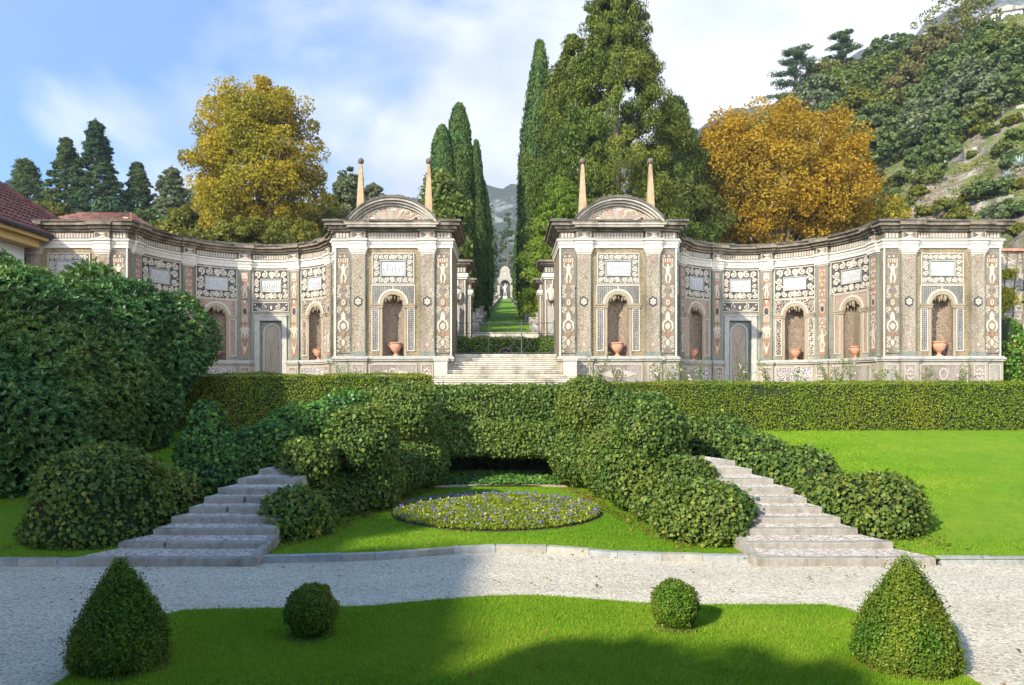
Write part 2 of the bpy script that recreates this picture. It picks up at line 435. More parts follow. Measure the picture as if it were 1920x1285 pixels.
t.links.new(c, b.inputs['Base Color']); b.inputs['Roughness'].default_value = .95
h = nd(t, 'ShaderNodeMath', operation='ADD'); t.links.new(n, h.inputs[0]); t.links.new(v.outputs['Distance'], h.inputs[1]); bump(t, b, h.outputs[0], 1.0, .06)
M['rustic_pale'] = stone('pale_tufa', (.28, .22, .16), (.42, .34, .25), 14, (.2, .16, .12), .95, 1.0, 5)
# ground
m, t, b, out = mat('gravel'); co = geoco(t); M['gravel'] = m
v = voro(t, co, 38); s = nd(t, 'ShaderNodeSeparateColor'); t.links.new(v.outputs['Color'], s.inputs[0])
c = ramp_(t, s.outputs[0], [(0, (.33, .29, .215)), (.35, (.55, .495, .39)), (.7, (.64, .59, .46)), (1, (.73, .68, .54))])
c = mixc(t, .45, c, ramp_(t, noise(t, mmap(t, co, (.5, 1.4, 1)), 1.1, 6, .65), [(.3, (.58, .56, .53)), (.7, (1, 1, 1))]), 'MULTIPLY')
t.links.new(c, b.inputs['Base Color']); b.inputs['Roughness'].default_value = .9
v2 = voro(t, co, 24); bump(t, b, v2.outputs['Distance'], .6, .02)
def grassmat(name, a, b2, c2):
    m, t, b, out = mat(name); co = geoco(t)
    n0 = noise(t, co, .6, 6, .65); n1_ = noise(t, co, 3.5, 5, .65); n2_ = noise(t, mmap(t, co, (1, .45, 1)), 60, 3, .7)
    col = ramp_(t, n1_, [(.3, a), (.7, b2)])
    col = mixc(t, ramp_(t, n0, [(.42, (0, 0, 0)), (.68, (.6,) * 3)]), col, c2)
    col = mixc(t, .75, col, ramp_(t, n2_, [(.28, (.42,) * 3), (.7, (1.25,) * 3)]), 'MULTIPLY')
    t.links.new(col, b.inputs['Base Color']); b.inputs['Roughness'].default_value = .8; b.inputs['Specular IOR Level'].default_value = .15
    bump(t, b, n2_, .8, .04)
    return m
M['lawn'] = grassmat('lawn', (.125, .27, .014), (.20, .36, .02), (.28, .37, .03))
M['far_lawn'] = grassmat('alley_lawn', (.12, .25, .02), (.18, .33, .03), (.2, .32, .03))
m, t, b, out = mat('pebble_tread'); co = geoco(t); M['tread'] = m
v = voro(t, co, 24); s = nd(t, 'ShaderNodeSeparateColor'); t.links.new(v.outputs['Color'], s.inputs[0])
c = ramp_(t, s.outputs[0], [(0, (.29, .25, .21)), (.3, (.41, .34, .29)), (.6, (.53, .48, .42)), (1, (.66, .61, .54))])
t.links.new(c, b.inputs['Base Color']); b.inputs['Roughness'].default_value = .85; bump(t, b, v.outputs['Distance'], .8, .03)
m, t, b, out = mat('soil'); co = geoco(t); M['soil'] = m
t.links.new(ramp_(t, noise(t, co, 14, 6, .7), [(.3, (.035, .022, .014)), (.7, (.11, .07, .045))]), b.inputs['Base Color']); b.inputs['Roughness'].default_value = .95
bump(t, b, noise(t, co, 40, 5, .7), .8, .04)
M['bark'] = stone('bark', (.10, .075, .05), (.20, .16, .115), 9, None, .9, .6)
M['plane_bark'] = stone('plane_bark', (.30, .26, .20), (.48, .43, .34), 3, (.14, .11, .08), .9, .3, 3)
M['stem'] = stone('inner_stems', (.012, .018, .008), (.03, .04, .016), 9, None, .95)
# ------------------------------------------------------------------ mosaic architecture
Z_GR, Z_PL, Z_LE, Z_CAP, Z_ARC, Z_FR, Z_CO, Z_TOP = -0.2, 1.0, 1.19, 5.20, 5.42, 5.77, 6.06, 6.46
NS = .2
def scroll_work(mb, x0, x1, z0, z1, ix0, ix1, iz0, iz1, y0=-.022, y1=.0):
    """foliate scrolls filling the band between an outer and an inner rectangle"""
    def run(ax, a0, a1, c0, c1, sgn0):
        L = a1 - a0; h = c1 - c0; n = max(2, int(round(L / (h * .88)))); w = L / n
        for i in range(n):
            ca = a0 + w * (i + .5); r = min(w, h) * .47
            sg = sgn0 if i < n / 2 else -sgn0
            up = 1 if i % 2 == 0 else -1
            cc = (c0 + c1) / 2
            if ax == 'x': mb.spiral(ca, cc, r, 1.35, sg * up, (-.5 * PI * up), y0, y1, w=r * .25)
            else: mb.spiral(cc, ca, r, 1.35, sg * up, (0 if up > 0 else PI), y0, y1, w=r * .25)
            for q in (-1, 1):
                pa = ca + q * w * .5; pc = cc + up * q * h * .30
                if not (a0 + w * .1 < pa < a1 - w * .1): continue
                e = (r * .46, r * .22, .8 * q * up)
                if ax == 'x': mb.ell(pa, pc, e[0], e[1], y0, y1, 0, 8, e[2])
                else: mb.ell(pc, pa, e[1], e[0], y0, y1, 0, 8, -e[2])
    run('x', x0, x1, iz1, z1, 1); run('x', x0, x1, z0, iz0, -1)
    run('z', iz0, iz1, x0, ix0, 1); run('z', iz0, iz1, ix1, x1, -1)
    mz = (iz1 + z1) / 2; h = (z1 - iz1)
    mx = (x0 + x1) / 2
    for zz, s in ((mz, 1), ((z0 + iz0) / 2, -1)):
        mb.prism([(mx - h * .18, zz - s * h * .34), (mx, zz - s * h * .46), (mx + h * .18, zz - s * h * .34), (mx + h * .30, zz + s * h * .12), (mx, zz + s * h * .42), (mx - h * .30, zz + s * h * .12)], y0 - .004, y1)
def frame(mb, x0, x1, z0, z1, w, y0, y1, mat=0, seg=None):
    mb.box(x0, x1, y0, y1, z1 - w, z1, mat, seg); mb.box(x0, x1, y0, y1, z0, z0 + w, mat, seg)
    mb.box(x0, x0 + w, y0, y1, z0 + w, z1 - w, mat); mb.box(x1 - w, x1, y0, y1, z0 + w, z1 - w, mat)
def arch(cx, cz, r, n=16, a0=0, a1=PI):
    return [(cx + r * math.cos(a0 + (a1 - a0) * i / n), cz + r * math.sin(a0 + (a1 - a0) * i / n)) for i in range(n + 1)]
R_IN, Z_SP = .42, 3.21
def niche_mesh(u0, seed):
    mb = MB(); r = random.Random(seed); n = 18
    def disp(): return r.uniform(-.025, .025)
    rows = []
    zs = [Z_LE + (Z_SP - Z_LE) * i / 14 for i in range(15)]
    for z in zs: rows.append([(u0 + (R_IN + .015) * math.cos(PI * k / n), .58 * math.sin(PI * k / n) + (disp() if 0 < k < n else 0), z + (disp() * .5)) for k in range(n + 1)])
    for j in range(1, 8):
        e = PI / 2 * j / 8
        rows.append([(u0 + (R_IN + .015) * math.cos(e) * math.cos(PI * k / n) if True else 0, .58 * math.cos(e) * math.sin(PI * k / n) + (disp() if 0 < k < n else 0), Z_SP + R_IN * math.sin(e)) for k in range(n + 1)])
    vs = [p for row in rows for p in row]; w = n + 1
    fs = [(j * w + i, j * w + i + 1, (j + 1) * w + i + 1, (j + 1) * w + i) for j in range(len(rows) - 1) for i in range(n)]
    mb.add(vs, fs)
    mb.box(u0 - R_IN - .02, u0 + R_IN + .02, .003, .6, Z_LE - .05, Z_LE - .004)
    return mb
def stalactite_mesh(u0, seed):
    mb = MB(); r = random.Random(seed)
    # rough crust following the arch, with drips hanging from it
    n = 22
    for i in range(n + 1):
        a = PI * i / n; rr = R_IN - .01
        x, z = u0 + rr * math.cos(a), Z_SP + rr * math.sin(a)
        s = r.uniform(.035, .06)
        mb.lathe([(.004, -s), (s * .8, -s * .4), (s, 0), (s * .7, s * .5), (.004, s * .8)], (x, r.uniform(.0, .05), z), 7)
    for i in range(17):
        x = r.uniform(-.36, .36); zt = Z_SP + math.sqrt(max(.01, R_IN ** 2 - x * x)) + .02
        L = r.uniform(.14, .36) * (1 - .4 * abs(x) / .36); w = r.uniform(.028, .052)
        y = r.uniform(.0, .16)
        mb.tube([(u0 + x, y, zt), (u0 + x + r.uniform(-.01, .01), y, zt - L * .45), (u0 + x + r.uniform(-.015, .015), y, zt - L * .8), (u0 + x, y, zt - L)], [w * 1.3, w, w * .7, w * .15], 7)
    return mb
def relief(x0, x1, z0, z1, seed, y=-.028):
    """low marble relief: a slab with crowded little figures"""
    r = random.Random(seed); mb = MB()
    mb.box(x0, x1, y, y + .03, z0, z1, 0, NS)
    n = max(4, int((x1 - x0) / .085)); h = z1 - z0
    for i in range(n):
        cx = x0 + (x1 - x0) * (i + .5) / n + r.uniform(-.02, .02); hh = h * r.uniform(.55, .82); b = z0 + h * .06
        w = r.uniform(.028, .042); lean = r.uniform(-.5, .5)
        mb.ell(cx + lean * .08, b + hh, .024, .03, y - .02, y + .005, 0, 8)
        mb.ell(cx + lean * .04, b + hh * .66, w, hh * .26, y - .028, y + .005, 0, 9, -lean * .4)
        mb.ribbon([(cx, b + hh * .5), (cx + lean * .06 + .02, b + hh * .25), (cx + .015, b)], .016, y - .02, y + .005)
        mb.ribbon([(cx, b + hh * .5), (cx - lean * .07 - .02, b + hh * .25), (cx - .03, b)], .016, y - .018, y + .005)
        mb.ribbon([(cx, b + hh * .8), (cx + r.uniform(.03, .07), b + hh * r.uniform(.6, 1.0))], .011, y - .022, y + .005)
    return mb
def bay(par, u0, hw, warp, style, seed, door=False):
    """one wall bay: mosaic field, scroll panel with marble tablet, and a niche or a blind door"""
    pav = style == 'pav'
    grd = M['scroll_grey'] if pav else M['scroll_dark']
    px_ = .83 if pav else hw - .09
    zs0, zs1 = (3.99, 5.23) if pav else (3.95, 5.36)
    if door: zs0 = 3.95
    fx, fz0, fz1 = .50, 4.32, 4.94
    mb = MB()
    rin = R_IN
    if not door:
        top = arch(u0, Z_SP, rin, 20)
        mb.box(u0 - hw, u0 - rin, 0, .04, Z_LE, Z_ARC, 0, NS); mb.box(u0 + rin, u0 + hw, 0, .04, Z_LE, Z_ARC, 0, NS)
        for i in range(20):
            a, b_ = top[i], top[i + 1]
            mb.add([(a[0], 0, a[1]), (b_[0], 0, b_[1]), (b_[0], 0, Z_ARC), (a[0], 0, Z_ARC)], [(0, 1, 2, 3)])
    else:
        mb.box(u0 - hw, u0 - .56, 0, .04, Z_PL, Z_ARC, 0, NS); mb.box(u0 + .56, u0 + hw, 0, .04, Z_PL, Z_ARC, 0, NS)
        mb.box(u0 - .56, u0 + .56, 0, .04, 3.05, Z_ARC, 0, NS)
    mb.build('wall', M['bay_mosaic'] if pav else M['wing_wall'], par, warp)
    # scroll panel
    mb = MB(); mb.box(u0 - px_, u0 - fx, -.022, .0, zs0, zs1, 0, NS); mb.box(u0 + fx, u0 + px_, -.022, .0, zs0, zs1, 0, NS)
    mb.box(u0 - fx, u0 + fx, -.022, .0, fz1, zs1, 0, NS); mb.box(u0 - fx, u0 + fx, -.022, .0, zs0, fz0, 0, NS)
    sp = mb.build('scroll_panel', grd, par, warp)
    mb = MB(); frame(mb, u0 - px_, u0 + px_, zs0, zs1, .035, -.05, -.022, 0, NS)
    scroll_work(mb, u0 - px_ + .05, u0 + px_ - .05, zs0 + .05, zs1 - .05, u0 - fx - .02, u0 + fx + .02, fz0 - .02, fz1 + .02, -.052, -.022)
    mb.build('scrollwork', M['orn'], sp, warp)
    tb = MB(); frame(tb, u0 - fx, u0 + fx, fz0, fz1, .035, -.075, .02, 0, NS); frame(tb, u0 - fx + .035, u0 + fx - .035, fz0 + .035, fz1 - .035, .022, -.03, .08, 0, NS)
    tf = tb.build('tablet_frame', M['ledge'], par, warp)
    relief(u0 - fx + .055, u0 + fx - .055, fz0 + .055, fz1 - .055, seed).build('marble_relief', M['marble'], tf, warp)
    if not door:
        cell = M['checker'] if pav else (M['lattice'] if seed % 3 else M['lattice_pink'])
        sw = min(.83, hw - .07)
        mb = MB()
        o = arch(u0, Z_SP + .04, .55, 18)
        zt = zs0 - .05
        for i in range(18):
            a, b_ = o[i], o[i + 1]
            xa, xb = max(-sw, min(sw, (a[0] - u0) * 1.0)) + u0, max(-sw, min(sw, (b_[0] - u0))) + u0
            mb.add([(a[0], -.012, a[1]), (b_[0], -.012, b_[1]), (xb, -.012, zt), (xa, -.012, zt)], [(0, 1, 2, 3)])
        mb.box(u0 - sw, u0 - .55, -.012, 0, Z_SP + .04, zt, 0, NS); mb.box(u0 + .55, u0 + sw, -.012, 0, Z_SP + .04, zt, 0, NS)
        s = mb.build('spandrel_panel', cell, par, warp)
        mb = MB(); mb.band(arch(u0, Z_SP + .02, .52, 20), arch(u0, Z_SP + .02, .60, 20), -.045, -.008)
        mb.box(u0 - sw - .03, u0 + sw + .03, -.035, -.008, zt, zt + .04, 0, NS)
        for q in (-1, 1):
            xa = u0 + q * sw; mb.box(min(xa, xa + q * .03), max(xa, xa + q * .03), -.035, -.008, Z_SP + .04, zt)
        mb.box(u0 - .02, u0 + .02, -.033, -.008, Z_SP + .6, zt)
        mb.build('border', M['orn'], s, warp)
        mb = MB(); mb.band(arch(u0, Z_SP, rin - .01, 20), arch(u0, Z_SP, .53, 20), -.035, .05)
        for q in (-1, 1):
            a, c = (u0 + rin, u0 + .53) if q > 0 else (u0 - .53, u0 - rin)
            mb.box(a, c, -.03, .05, Z_LE, Z_SP)
            a, c = (u0 + rin - .02, u0 + sw + .04) if q > 0 else (u0 - sw - .04, u0 - rin + .02)
            mb.box(a, c, -.07, .05, Z_SP - .13, Z_SP + .03, 0, NS); mb.box(a - .012, c + .012, -.095, -.07, Z_SP - .03, Z_SP + .034, 0, NS)
        mb.build('arch_surround', M['buff'], par, warp)
        for q in (-1, 1):
            a, c = (u0 + .57, u0 + .57 + min(.26, sw - .57)) if q > 0 else (u0 - .57 - min(.26, sw - .57), u0 - .57)
            mb = MB(); mb.box(a, c, -.014, 0, 1.40, Z_SP - .16, 0)
            st = mb.build('side_strip', cell, par, warp)
            mb = MB(); frame(mb, a - .02, c + .02, 1.38, Z_SP - .14, .04, -.035, -.010)
            mb.build('border', M['orn'], st, warp)
        nm = niche_mesh(u0, seed).build('niche', M['rustic'], par, warp, True)
        stalactite_mesh(u0, seed).build('stalactites', M['buff'], nm, warp, True)
    else:
        mb = MB(); mb.box(u0 - .86, u0 + .86, -.018, 0, 3.42, 3.86, 0, NS)
        p = mb.build('lintel_panel', grd, par, warp)
        mb = MB(); frame(mb, u0 - .86, u0 + .86, 3.42, 3.86, .03, -.045, -.018, 0, NS)
        for q in (-1, 1):
            mb.spiral(u0 + q * .30, 3.66, .14, 1.3, -q, .5 * PI, -.045, -.018); mb.spiral(u0 + q * .60, 3.60, .10, 1.2, q, PI if q > 0 else 0, -.045, -.018)
            mb.ribbon([(u0 + q * .12, 3.50), (u0 + q * .35, 3.49), (u0 + q * .6, 3.52), (u0 + q * .76, 3.6)], [.03, .025, .03, .012], -.045, -.018)
            mb.ell(u0 + q * .74, 3.74, .06, .03, -.045, -.018, 0, 8, q * .7)
        mb.ell(u0, 3.62, .05, .09, -.045, -.018)
        mb.build('scrollwork', M['orn'], p, warp)
        mb = MB(); mb.box(u0 - .77, u0 + .77, -.07, .12, 3.02, 3.27, 0, NS); mb.box(u0 - .79, u0 + .79, -.10, -.07, 3.21, 3.28, 0, NS)
        mb.box(u0 - .77, u0 - .53, -.07, .16, Z_GR, 3.02); mb.box(u0 + .53, u0 + .77, -.07, .16, Z_GR, 3.02)
        d = mb.build('door_frame', M['grey_stone'], par, warp)
        mb = MB(); mb.box(u0 - .53, u0 + .53, .13, .16, Z_GR, 3.02, 0, NS); mb.build('infill', M['green'], d, warp)
        mb = MB()
        pl = [(u0 - .30, Z_GR)] + [(u0 - .30, 2.5)] + arch(u0, 2.5, .30, 12)[::-1] + [(u0 + .30, Z_GR)]
        mb.prism(pl, .115, .13); mb.build('infill', M['rustic_pale'], d, warp)
        mb = MB(); mb.band(arch(u0, 2.5, .33, 12), arch(u0, 2.5, .41, 12), .10, .13)
        mb.box(u0 - .41, u0 - .33, .10, .13, Z_GR, 2.5); mb.box(u0 + .33, u0 + .41, .10, .13, Z_GR, 2.5)
        mb.build('arch_band', M['grey_stone'], d, warp)
def figure_shape(mb, cx, zf, h, y0, y1, sgn=1, mat=0, arms='up'):
    """standing nude silhouette in flat pebble mosaic"""
    s = h
    mb.ell(cx, zf + .90 * s, .060 * s, .075 * s, y0, y1, mat, 10)
    mb.prism([(cx - .13 * s, zf + .80 * s), (cx - .045 * s, zf + .835 * s), (cx + .045 * s, zf + .835 * s), (cx + .13 * s, zf + .80 * s), (cx + .085 * s, zf + .58 * s), (cx + .10 * s, zf + .46 * s), (cx - .10 * s, zf + .46 * s), (cx - .085 * s, zf + .58 * s)], y0, y1, mat)
    for q in (-1, 1):
        k = .06 if q == sgn else .02
        mb.ribbon([(cx + q * .055 * s, zf + .47 * s), (cx + q * (.075 + k) * s, zf + .26 * s), (cx + q * (.06) * s, zf + .02 * s), (cx + q * .11 * s, zf)], [.055 * s, .045 * s, .026 * s, .02 * s], y0, y1, mat)
        if arms == 'up' or (arms == 'one' and q == sgn):
            mb.ribbon([(cx + q * .12 * s, zf + .79 * s), (cx + q * .23 * s, zf + .84 * s), (cx + q * .20 * s, zf + 1.02 * s)], [.034 * s, .028 * s, .022 * s], y0, y1, mat)
        else:
            mb.ribbon([(cx + q * .12 * s, zf + .79 * s), (cx + q * .22 * s, zf + .64 * s), (cx + q * .16 * s, zf + .50 * s)], [.034 * s, .028 * s, .022 * s], y0, y1, mat)
def grotesque(par, x0, x1, seed, warp=None):
    """tall panel of grotesque ornament, mirrored about its axis"""
    w = (x1 - x0) / 2; cx = (x0 + x1) / 2; z0, z1 = 1.30, 5.36
    mb = MB(); mb.box(x0, x1, -.02, 0, z0, z1, 0, NS)
    p = mb.build('grotesque_panel', M['grot'], par, warp)
    mb = MB(); r = random.Random(seed); y0, y1 = -.042, -.02
    frame(mb, x0 + .01, x1 - .01, z0 + .01, z1 - .01, .035, y0, y1, 3)
    # crown of flowers in a basket
    for k in range(9):
        a = PI * k / 8; mb.ell(cx + .19 * math.cos(a), 5.06 + .15 * math.sin(a), .045, .045, y0, y1, 1 if k % 2 else 2, 8)
    for k in range(4): mb.ell(cx + (k - 1.5) * .09, 5.10, .04, .04, y0 - .002, y1, 2 if k % 2 else 0, 8)
    mb.prism([(cx - .24, 5.03), (cx + .24, 5.03), (cx + .16, 4.84), (cx - .16, 4.84)], y0, y1, 1)
    for k in range(5): mb.box(cx - .2 + k * .09, cx - .17 + k * .09, y0 - .004, y0, 4.86, 5.01, 0)
    figure_shape(mb, cx, 4.05, .78, y0, y1, 1, 0, 'up')
    for q in (-1, 1):
        mb.spiral(cx + q * .17, 3.86, .115, 1.4, q, -.5 * PI, y0, y1, 0); mb.spiral(cx + q * .16, 3.58, .12, 1.3, -q, .5 * PI, y0, y1, 0)
        mb.spiral(cx + q * .15, 3.02, .12, 1.3, q, -.5 * PI, y0, y1, 0); mb.spiral(cx + q * .18, 2.75, .09, 1.2, -q, .5 * PI, y0, y1, 2)
        mb.ribbon([(cx + q * .04, 2.62), (cx + q * .17, 2.50), (cx + q * .2, 2.3), (cx + q * .1, 2.12)], [.03, .04, .03, .015], y0, y1, 0)
        mb.spiral(cx + q * .16, 1.86, .125, 1.4, q, -.5 * PI, y0, y1, 0); mb.spiral(cx + q * .14, 1.58, .10, 1.3, -q, .5 * PI, y0, y1, 0)
        mb.ell(cx + q * .22, 3.32, .035, .10, y0, y1, 2, 8, q * .5); mb.ell(cx + q * .08, 3.80, .03, .08, y0, y1, 2, 8, -q * .5)
        mb.ell(cx + q * .20, 2.02, .03, .07, y0, y1, 1, 8, q * .8); mb.ell(cx + q * .22, 1.40, .06, .03, y0, y1, 0, 8, q * .4)
        mb.ell(cx + q * .22, 4.35, .03, .07, y0, y1, 2, 8, -q * .3); mb.ell(cx + q * .23, 4.10, .04, .05, y0, y1, 1, 8)
    mb.ell(cx, 3.30, .12, .17, y0, y1, 1, 14); mb.ell(cx, 3.30, .075, .11, y0 - .004, y0, 0, 12); mb.ell(cx, 3.30, .035, .05, y0 - .008, y0 - .004, 2, 10)
    mb.prism([(cx - .10, 2.66), (cx, 2.58), (cx + .10, 2.66), (cx + .06, 2.86), (cx, 2.94), (cx - .06, 2.86)], y0, y1, 0)
    mb.ell(cx, 2.36, .10, .12, y0, y1, 0, 12); mb.ell(cx - .035, 2.39, .018, .015, y0 - .004, y0, 2, 6); mb.ell(cx + .035, 2.39, .018, .015, y0 - .004, y0, 2, 6); mb.ell(cx, 2.31, .03, .01, y0 - .004, y0, 2, 6)
    mb.prism([(cx - .13, 2.16), (cx + .13, 2.16), (cx + .05, 2.04), (cx + .04, 1.96), (cx - .04, 1.96), (cx - .05, 2.04)], y0, y1, 1)
    mb.ell(cx, 1.72, .07, .13, y0, y1, 0, 10); mb.ell(cx, 1.42, .05, .07, y0, y1, 2, 10)
    mb.build('grotesque_ornament', [M['orn'], M['red'], M['scroll_grey'], M['green']], p, warp)
def pilaster_pav(par, xc):
    mb = MB(); mb.box(xc - .28, xc + .28, -.12, 0, Z_LE, Z_CAP); pl = mb.build('pilaster', M['pilaster_mosaic'], par)
    mb = MB(); mb.box(xc - .31, xc + .31, -.15, 0, Z_LE, Z_LE + .12); mb.box(xc - .295, xc + .295, -.137, 0, Z_LE + .12, Z_LE + .17)
    for q in (-1, 1): mb.box(xc + q * .265 - .015, xc + q * .265 + .015, -.128, -.12, Z_LE + .17, Z_CAP - .12)
    mb.build('pilaster_base', M['green'], pl)
    mb = MB(); mb.box(xc - .295, xc + .295, -.14, 0, Z_CAP - .02, Z_CAP + .05); mb.box(xc - .33, xc + .33, -.175, 0, Z_CAP + .05, Z_CAP + .13); mb.box(xc - .36, xc + .36, -.205, 0, Z_CAP + .13, Z_ARC + .0)
    mb.build('capital', M['white_stucco'], pl)
    mb = MB(); zc = 3.32
    hexa = [(xc + .19 * math.cos(PI / 6 + k * PI / 3), zc + .22 * math.sin(PI / 6 + k * PI / 3)) for k in range(6)]
    mb.prism(hexa, -.135, -.12, 0)
    for k in range(6):
        a = PI / 6 + k * PI / 3; mb.ell(xc + .075 * math.cos(a), zc + .085 * math.sin(a), .055, .042, -.145, -.135, 1, 10, a)
    mb.ell(xc, zc, .03, .03, -.15, -.135, 2, 10)
    mb.build('rosette', [M['scroll_dark'], M['orn'], M['red']], pl)
    for k in (0, 1):
        mb = MB()
        for q in (-1, 1):
            if k == 0: mb.ribbon([(xc, Z_CAP - .36), (xc + q * .11, Z_CAP - .20), (xc + q * .20, Z_CAP - .17)], [.035, .04, .02], -.135, -.12, 0)
            else: mb.ribbon([(xc + q * .2, 1.55), (xc + q * .12, 1.60), (xc, 1.80)], [.03, .035, .03], -.135, -.12, 0)
        if k: mb.ell(xc, 1.66, .07, .09, -.133, -.12, 1, 10)
        mb.build('pilaster_motif', [M['lattice_pink'], M['orn_warm']], pl)
def frieze_run(bg, tabs, x0, x1, y, seg=None):
    n = max(1, int((x1 - x0) / .115)); w = (x1 - x0) / n
    for i in range(n):
        a = x0 + i * w + w * .14; c = x0 + (i + 1) * w - w * .14
        tabs.box(a, c, y - .022, y, Z_FR + .045, Z_CO - .075); tabs.ell((a + c) / 2, Z_CO - .075, (c - a) / 2, .035, y - .022, y, 0, 8)
def entablature(par, runs, breaks, warp, ends, depth, hw):
    """architrave, frieze and weathered cornice; breaks = pilaster centres where they step forward"""
    seg = NS if warp else None
    a = MB(); bgm = MB(); tb = MB(); dm = MB()
    a.box(-hw - ends * .04, hw + ends * .04, -.06, depth, Z_ARC, Z_ARC + .15, 0, seg); a.box(-hw - ends * .06, hw + ends * .06, -.085, depth, Z_ARC + .15, Z_FR - .07, 0, seg); a.box(-hw - ends * .11, hw + ends * .11, -.135, depth, Z_FR - .07, Z_FR, 0, seg)
    for xb, bw in breaks:
        a.box(xb - bw, xb + bw, -.18, -.06, Z_ARC, Z_ARC + .15, 0, seg); a.box(xb - bw - .015, xb + bw + .015, -.205, -.085, Z_ARC + .15, Z_FR - .07, 0, seg); a.box(xb - bw - .05, xb + bw + .05, -.255, -.135, Z_FR - .07, Z_FR + .002, 0, seg)
    a.build('architrave', M['white_stucco'], par, warp)
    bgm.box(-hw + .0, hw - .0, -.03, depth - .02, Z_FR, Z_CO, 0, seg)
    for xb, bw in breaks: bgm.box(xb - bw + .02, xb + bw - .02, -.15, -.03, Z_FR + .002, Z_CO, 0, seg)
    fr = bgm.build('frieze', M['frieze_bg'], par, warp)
    for (x0, x1) in runs: frieze_run(bgm, tb, x0, x1, -.03)
    for xb, bw in breaks:
        frame(tb, xb - bw + .05, xb + bw - .05, Z_FR + .03, Z_CO - .02, .03, -.172, -.15)
        zc = (Z_FR + Z_CO) / 2; q = .085; dm = MB()
        dm.prism([(xb - .16, zc - q), (xb, zc), (xb - .16, zc + q)], -.165, -.15, 0); dm.prism([(xb - .16, zc + q), (xb, zc), (xb + .16, zc + q)], -.17, -.15, 1)
        dm.prism([(xb + .16, zc + q), (xb, zc), (xb + .16, zc - q)], -.165, -.15, 2); dm.prism([(xb + .16, zc - q), (xb, zc), (xb - .16, zc - q)], -.16, -.15, 1)
        dm.build('diamond_inlay', [M['scroll_dark'], M['orn'], M['red']], fr, warp)
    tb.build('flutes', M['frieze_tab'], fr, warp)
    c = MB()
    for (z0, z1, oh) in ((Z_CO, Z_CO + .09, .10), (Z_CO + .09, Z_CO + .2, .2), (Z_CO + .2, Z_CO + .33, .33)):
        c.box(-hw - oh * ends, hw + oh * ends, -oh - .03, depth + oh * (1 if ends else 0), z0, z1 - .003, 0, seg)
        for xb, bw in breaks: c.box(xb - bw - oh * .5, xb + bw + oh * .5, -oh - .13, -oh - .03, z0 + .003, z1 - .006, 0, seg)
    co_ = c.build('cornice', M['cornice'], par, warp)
    s = MB(); r = random.Random(5)
    x = -hw - .40 * ends
    while x < hw + .40 * ends - .01:
        w = min(r.uniform(.45, .8), hw + .40 * ends - x)
        s.box(x, x + w - .012, -.40 - r.uniform(0, .06), depth + .3, Z_TOP - .073 + r.uniform(-.006, .006), Z_TOP + r.uniform(-.012, .02), 0, seg); x += w
    s.build('roof_slabs', M['slab'], co_, warp)
def plinth(par, panels, warp, hw, depth, ends, breaks, skip=()):
    seg = NS if warp else None
    mb = MB()
    spans = [(-hw - .05 * ends, hw + .05 * ends)]
    for (a, c) in skip:
        n = []
        for (p, q) in spans:
            if a > p and c < q: n += [(p, a), (c, q)]
            else: n.append((p, q))
        spans = n
    for (p, q) in spans: mb.box(p, q, -.10, depth, Z_GR, Z_PL, 0, seg)
    for xb, bw in breaks: mb.box(xb - bw, xb + bw, -.20, -.10, Z_GR, Z_PL, 0, seg)
    pl = mb.build('plinth', M['plinth_stone'], par, warp)
    mb = MB()
    for (p, q) in spans:
        mb.box(p - .04 * ends, q + .04 * ends, -.17, depth, Z_PL, Z_PL + .07, 0, seg); mb.box(p - .06 * ends, q + .06 * ends, -.21, depth, Z_PL + .07, Z_LE - .05, 0, seg); mb.box(p - .02 * ends, q + .02 * ends, -.15, .0, Z_LE - .05, Z_LE - .001, 0, seg)
    for xb, bw in breaks:
        mb.box(xb - bw - .03, xb + bw + .03, -.27, -.17, Z_PL + .002, Z_PL + .072, 0, seg); mb.box(xb - bw - .06, xb + bw + .06, -.31, -.21, Z_PL + .072, Z_LE - .048, 0, seg)
    mb.build('ledge', M['ledge'], pl, warp)
    for (x0, x1, y, mm, med) in panels:
        mb = MB(); mb.box(x0, x1, y - .012, y, .12, .86, 0, seg)
        pp = mb.build('plinth_panel', mm, par, warp)
        mb = MB(); frame(mb, x0 - .02, x1 + .02, .10, .88, .04, y - .03, y - .002, 0, seg)
        xc, zc = (x0 + x1) / 2, .49
        if med == 'ellipse': mb.band(arch(xc, zc, .0, 1), arch(xc, zc, .0, 1), y - .03, y - .012) if False else None
        if med in ('ellipse', 'star'):
            o = [(xc + .17 * math.cos(2 * PI * k / 20), zc + .24 * math.sin(2 * PI * k / 20)) for k in range(20)]
            i = [(xc + .12 * math.cos(2 * PI * k / 20), zc + .18 * math.sin(2 * PI * k / 20)) for k in range(20)]
            mb.band(i, o, y - .035, y - .012, 0, True)
        if med == 'star':
            for q in (-1, 1): mb.prism([(xc + q * .2, zc - .16), (xc + q * (x1 - x0) * .42, zc), (xc + q * .2, zc + .16)], y - .03, y - .012)
        if med == 'flower':
            for k in range(8): mb.ell(xc + .12 * math.cos(k * PI / 4), zc + .2 * math.sin(k * PI / 4), .055, .05, y - .03, y - .012, 0, 8)
            mb.ell(xc, zc, .05, .07, y - .03, y - .012, 0, 8)
        mb.build('border', M['orn_warm'], pp, warp)
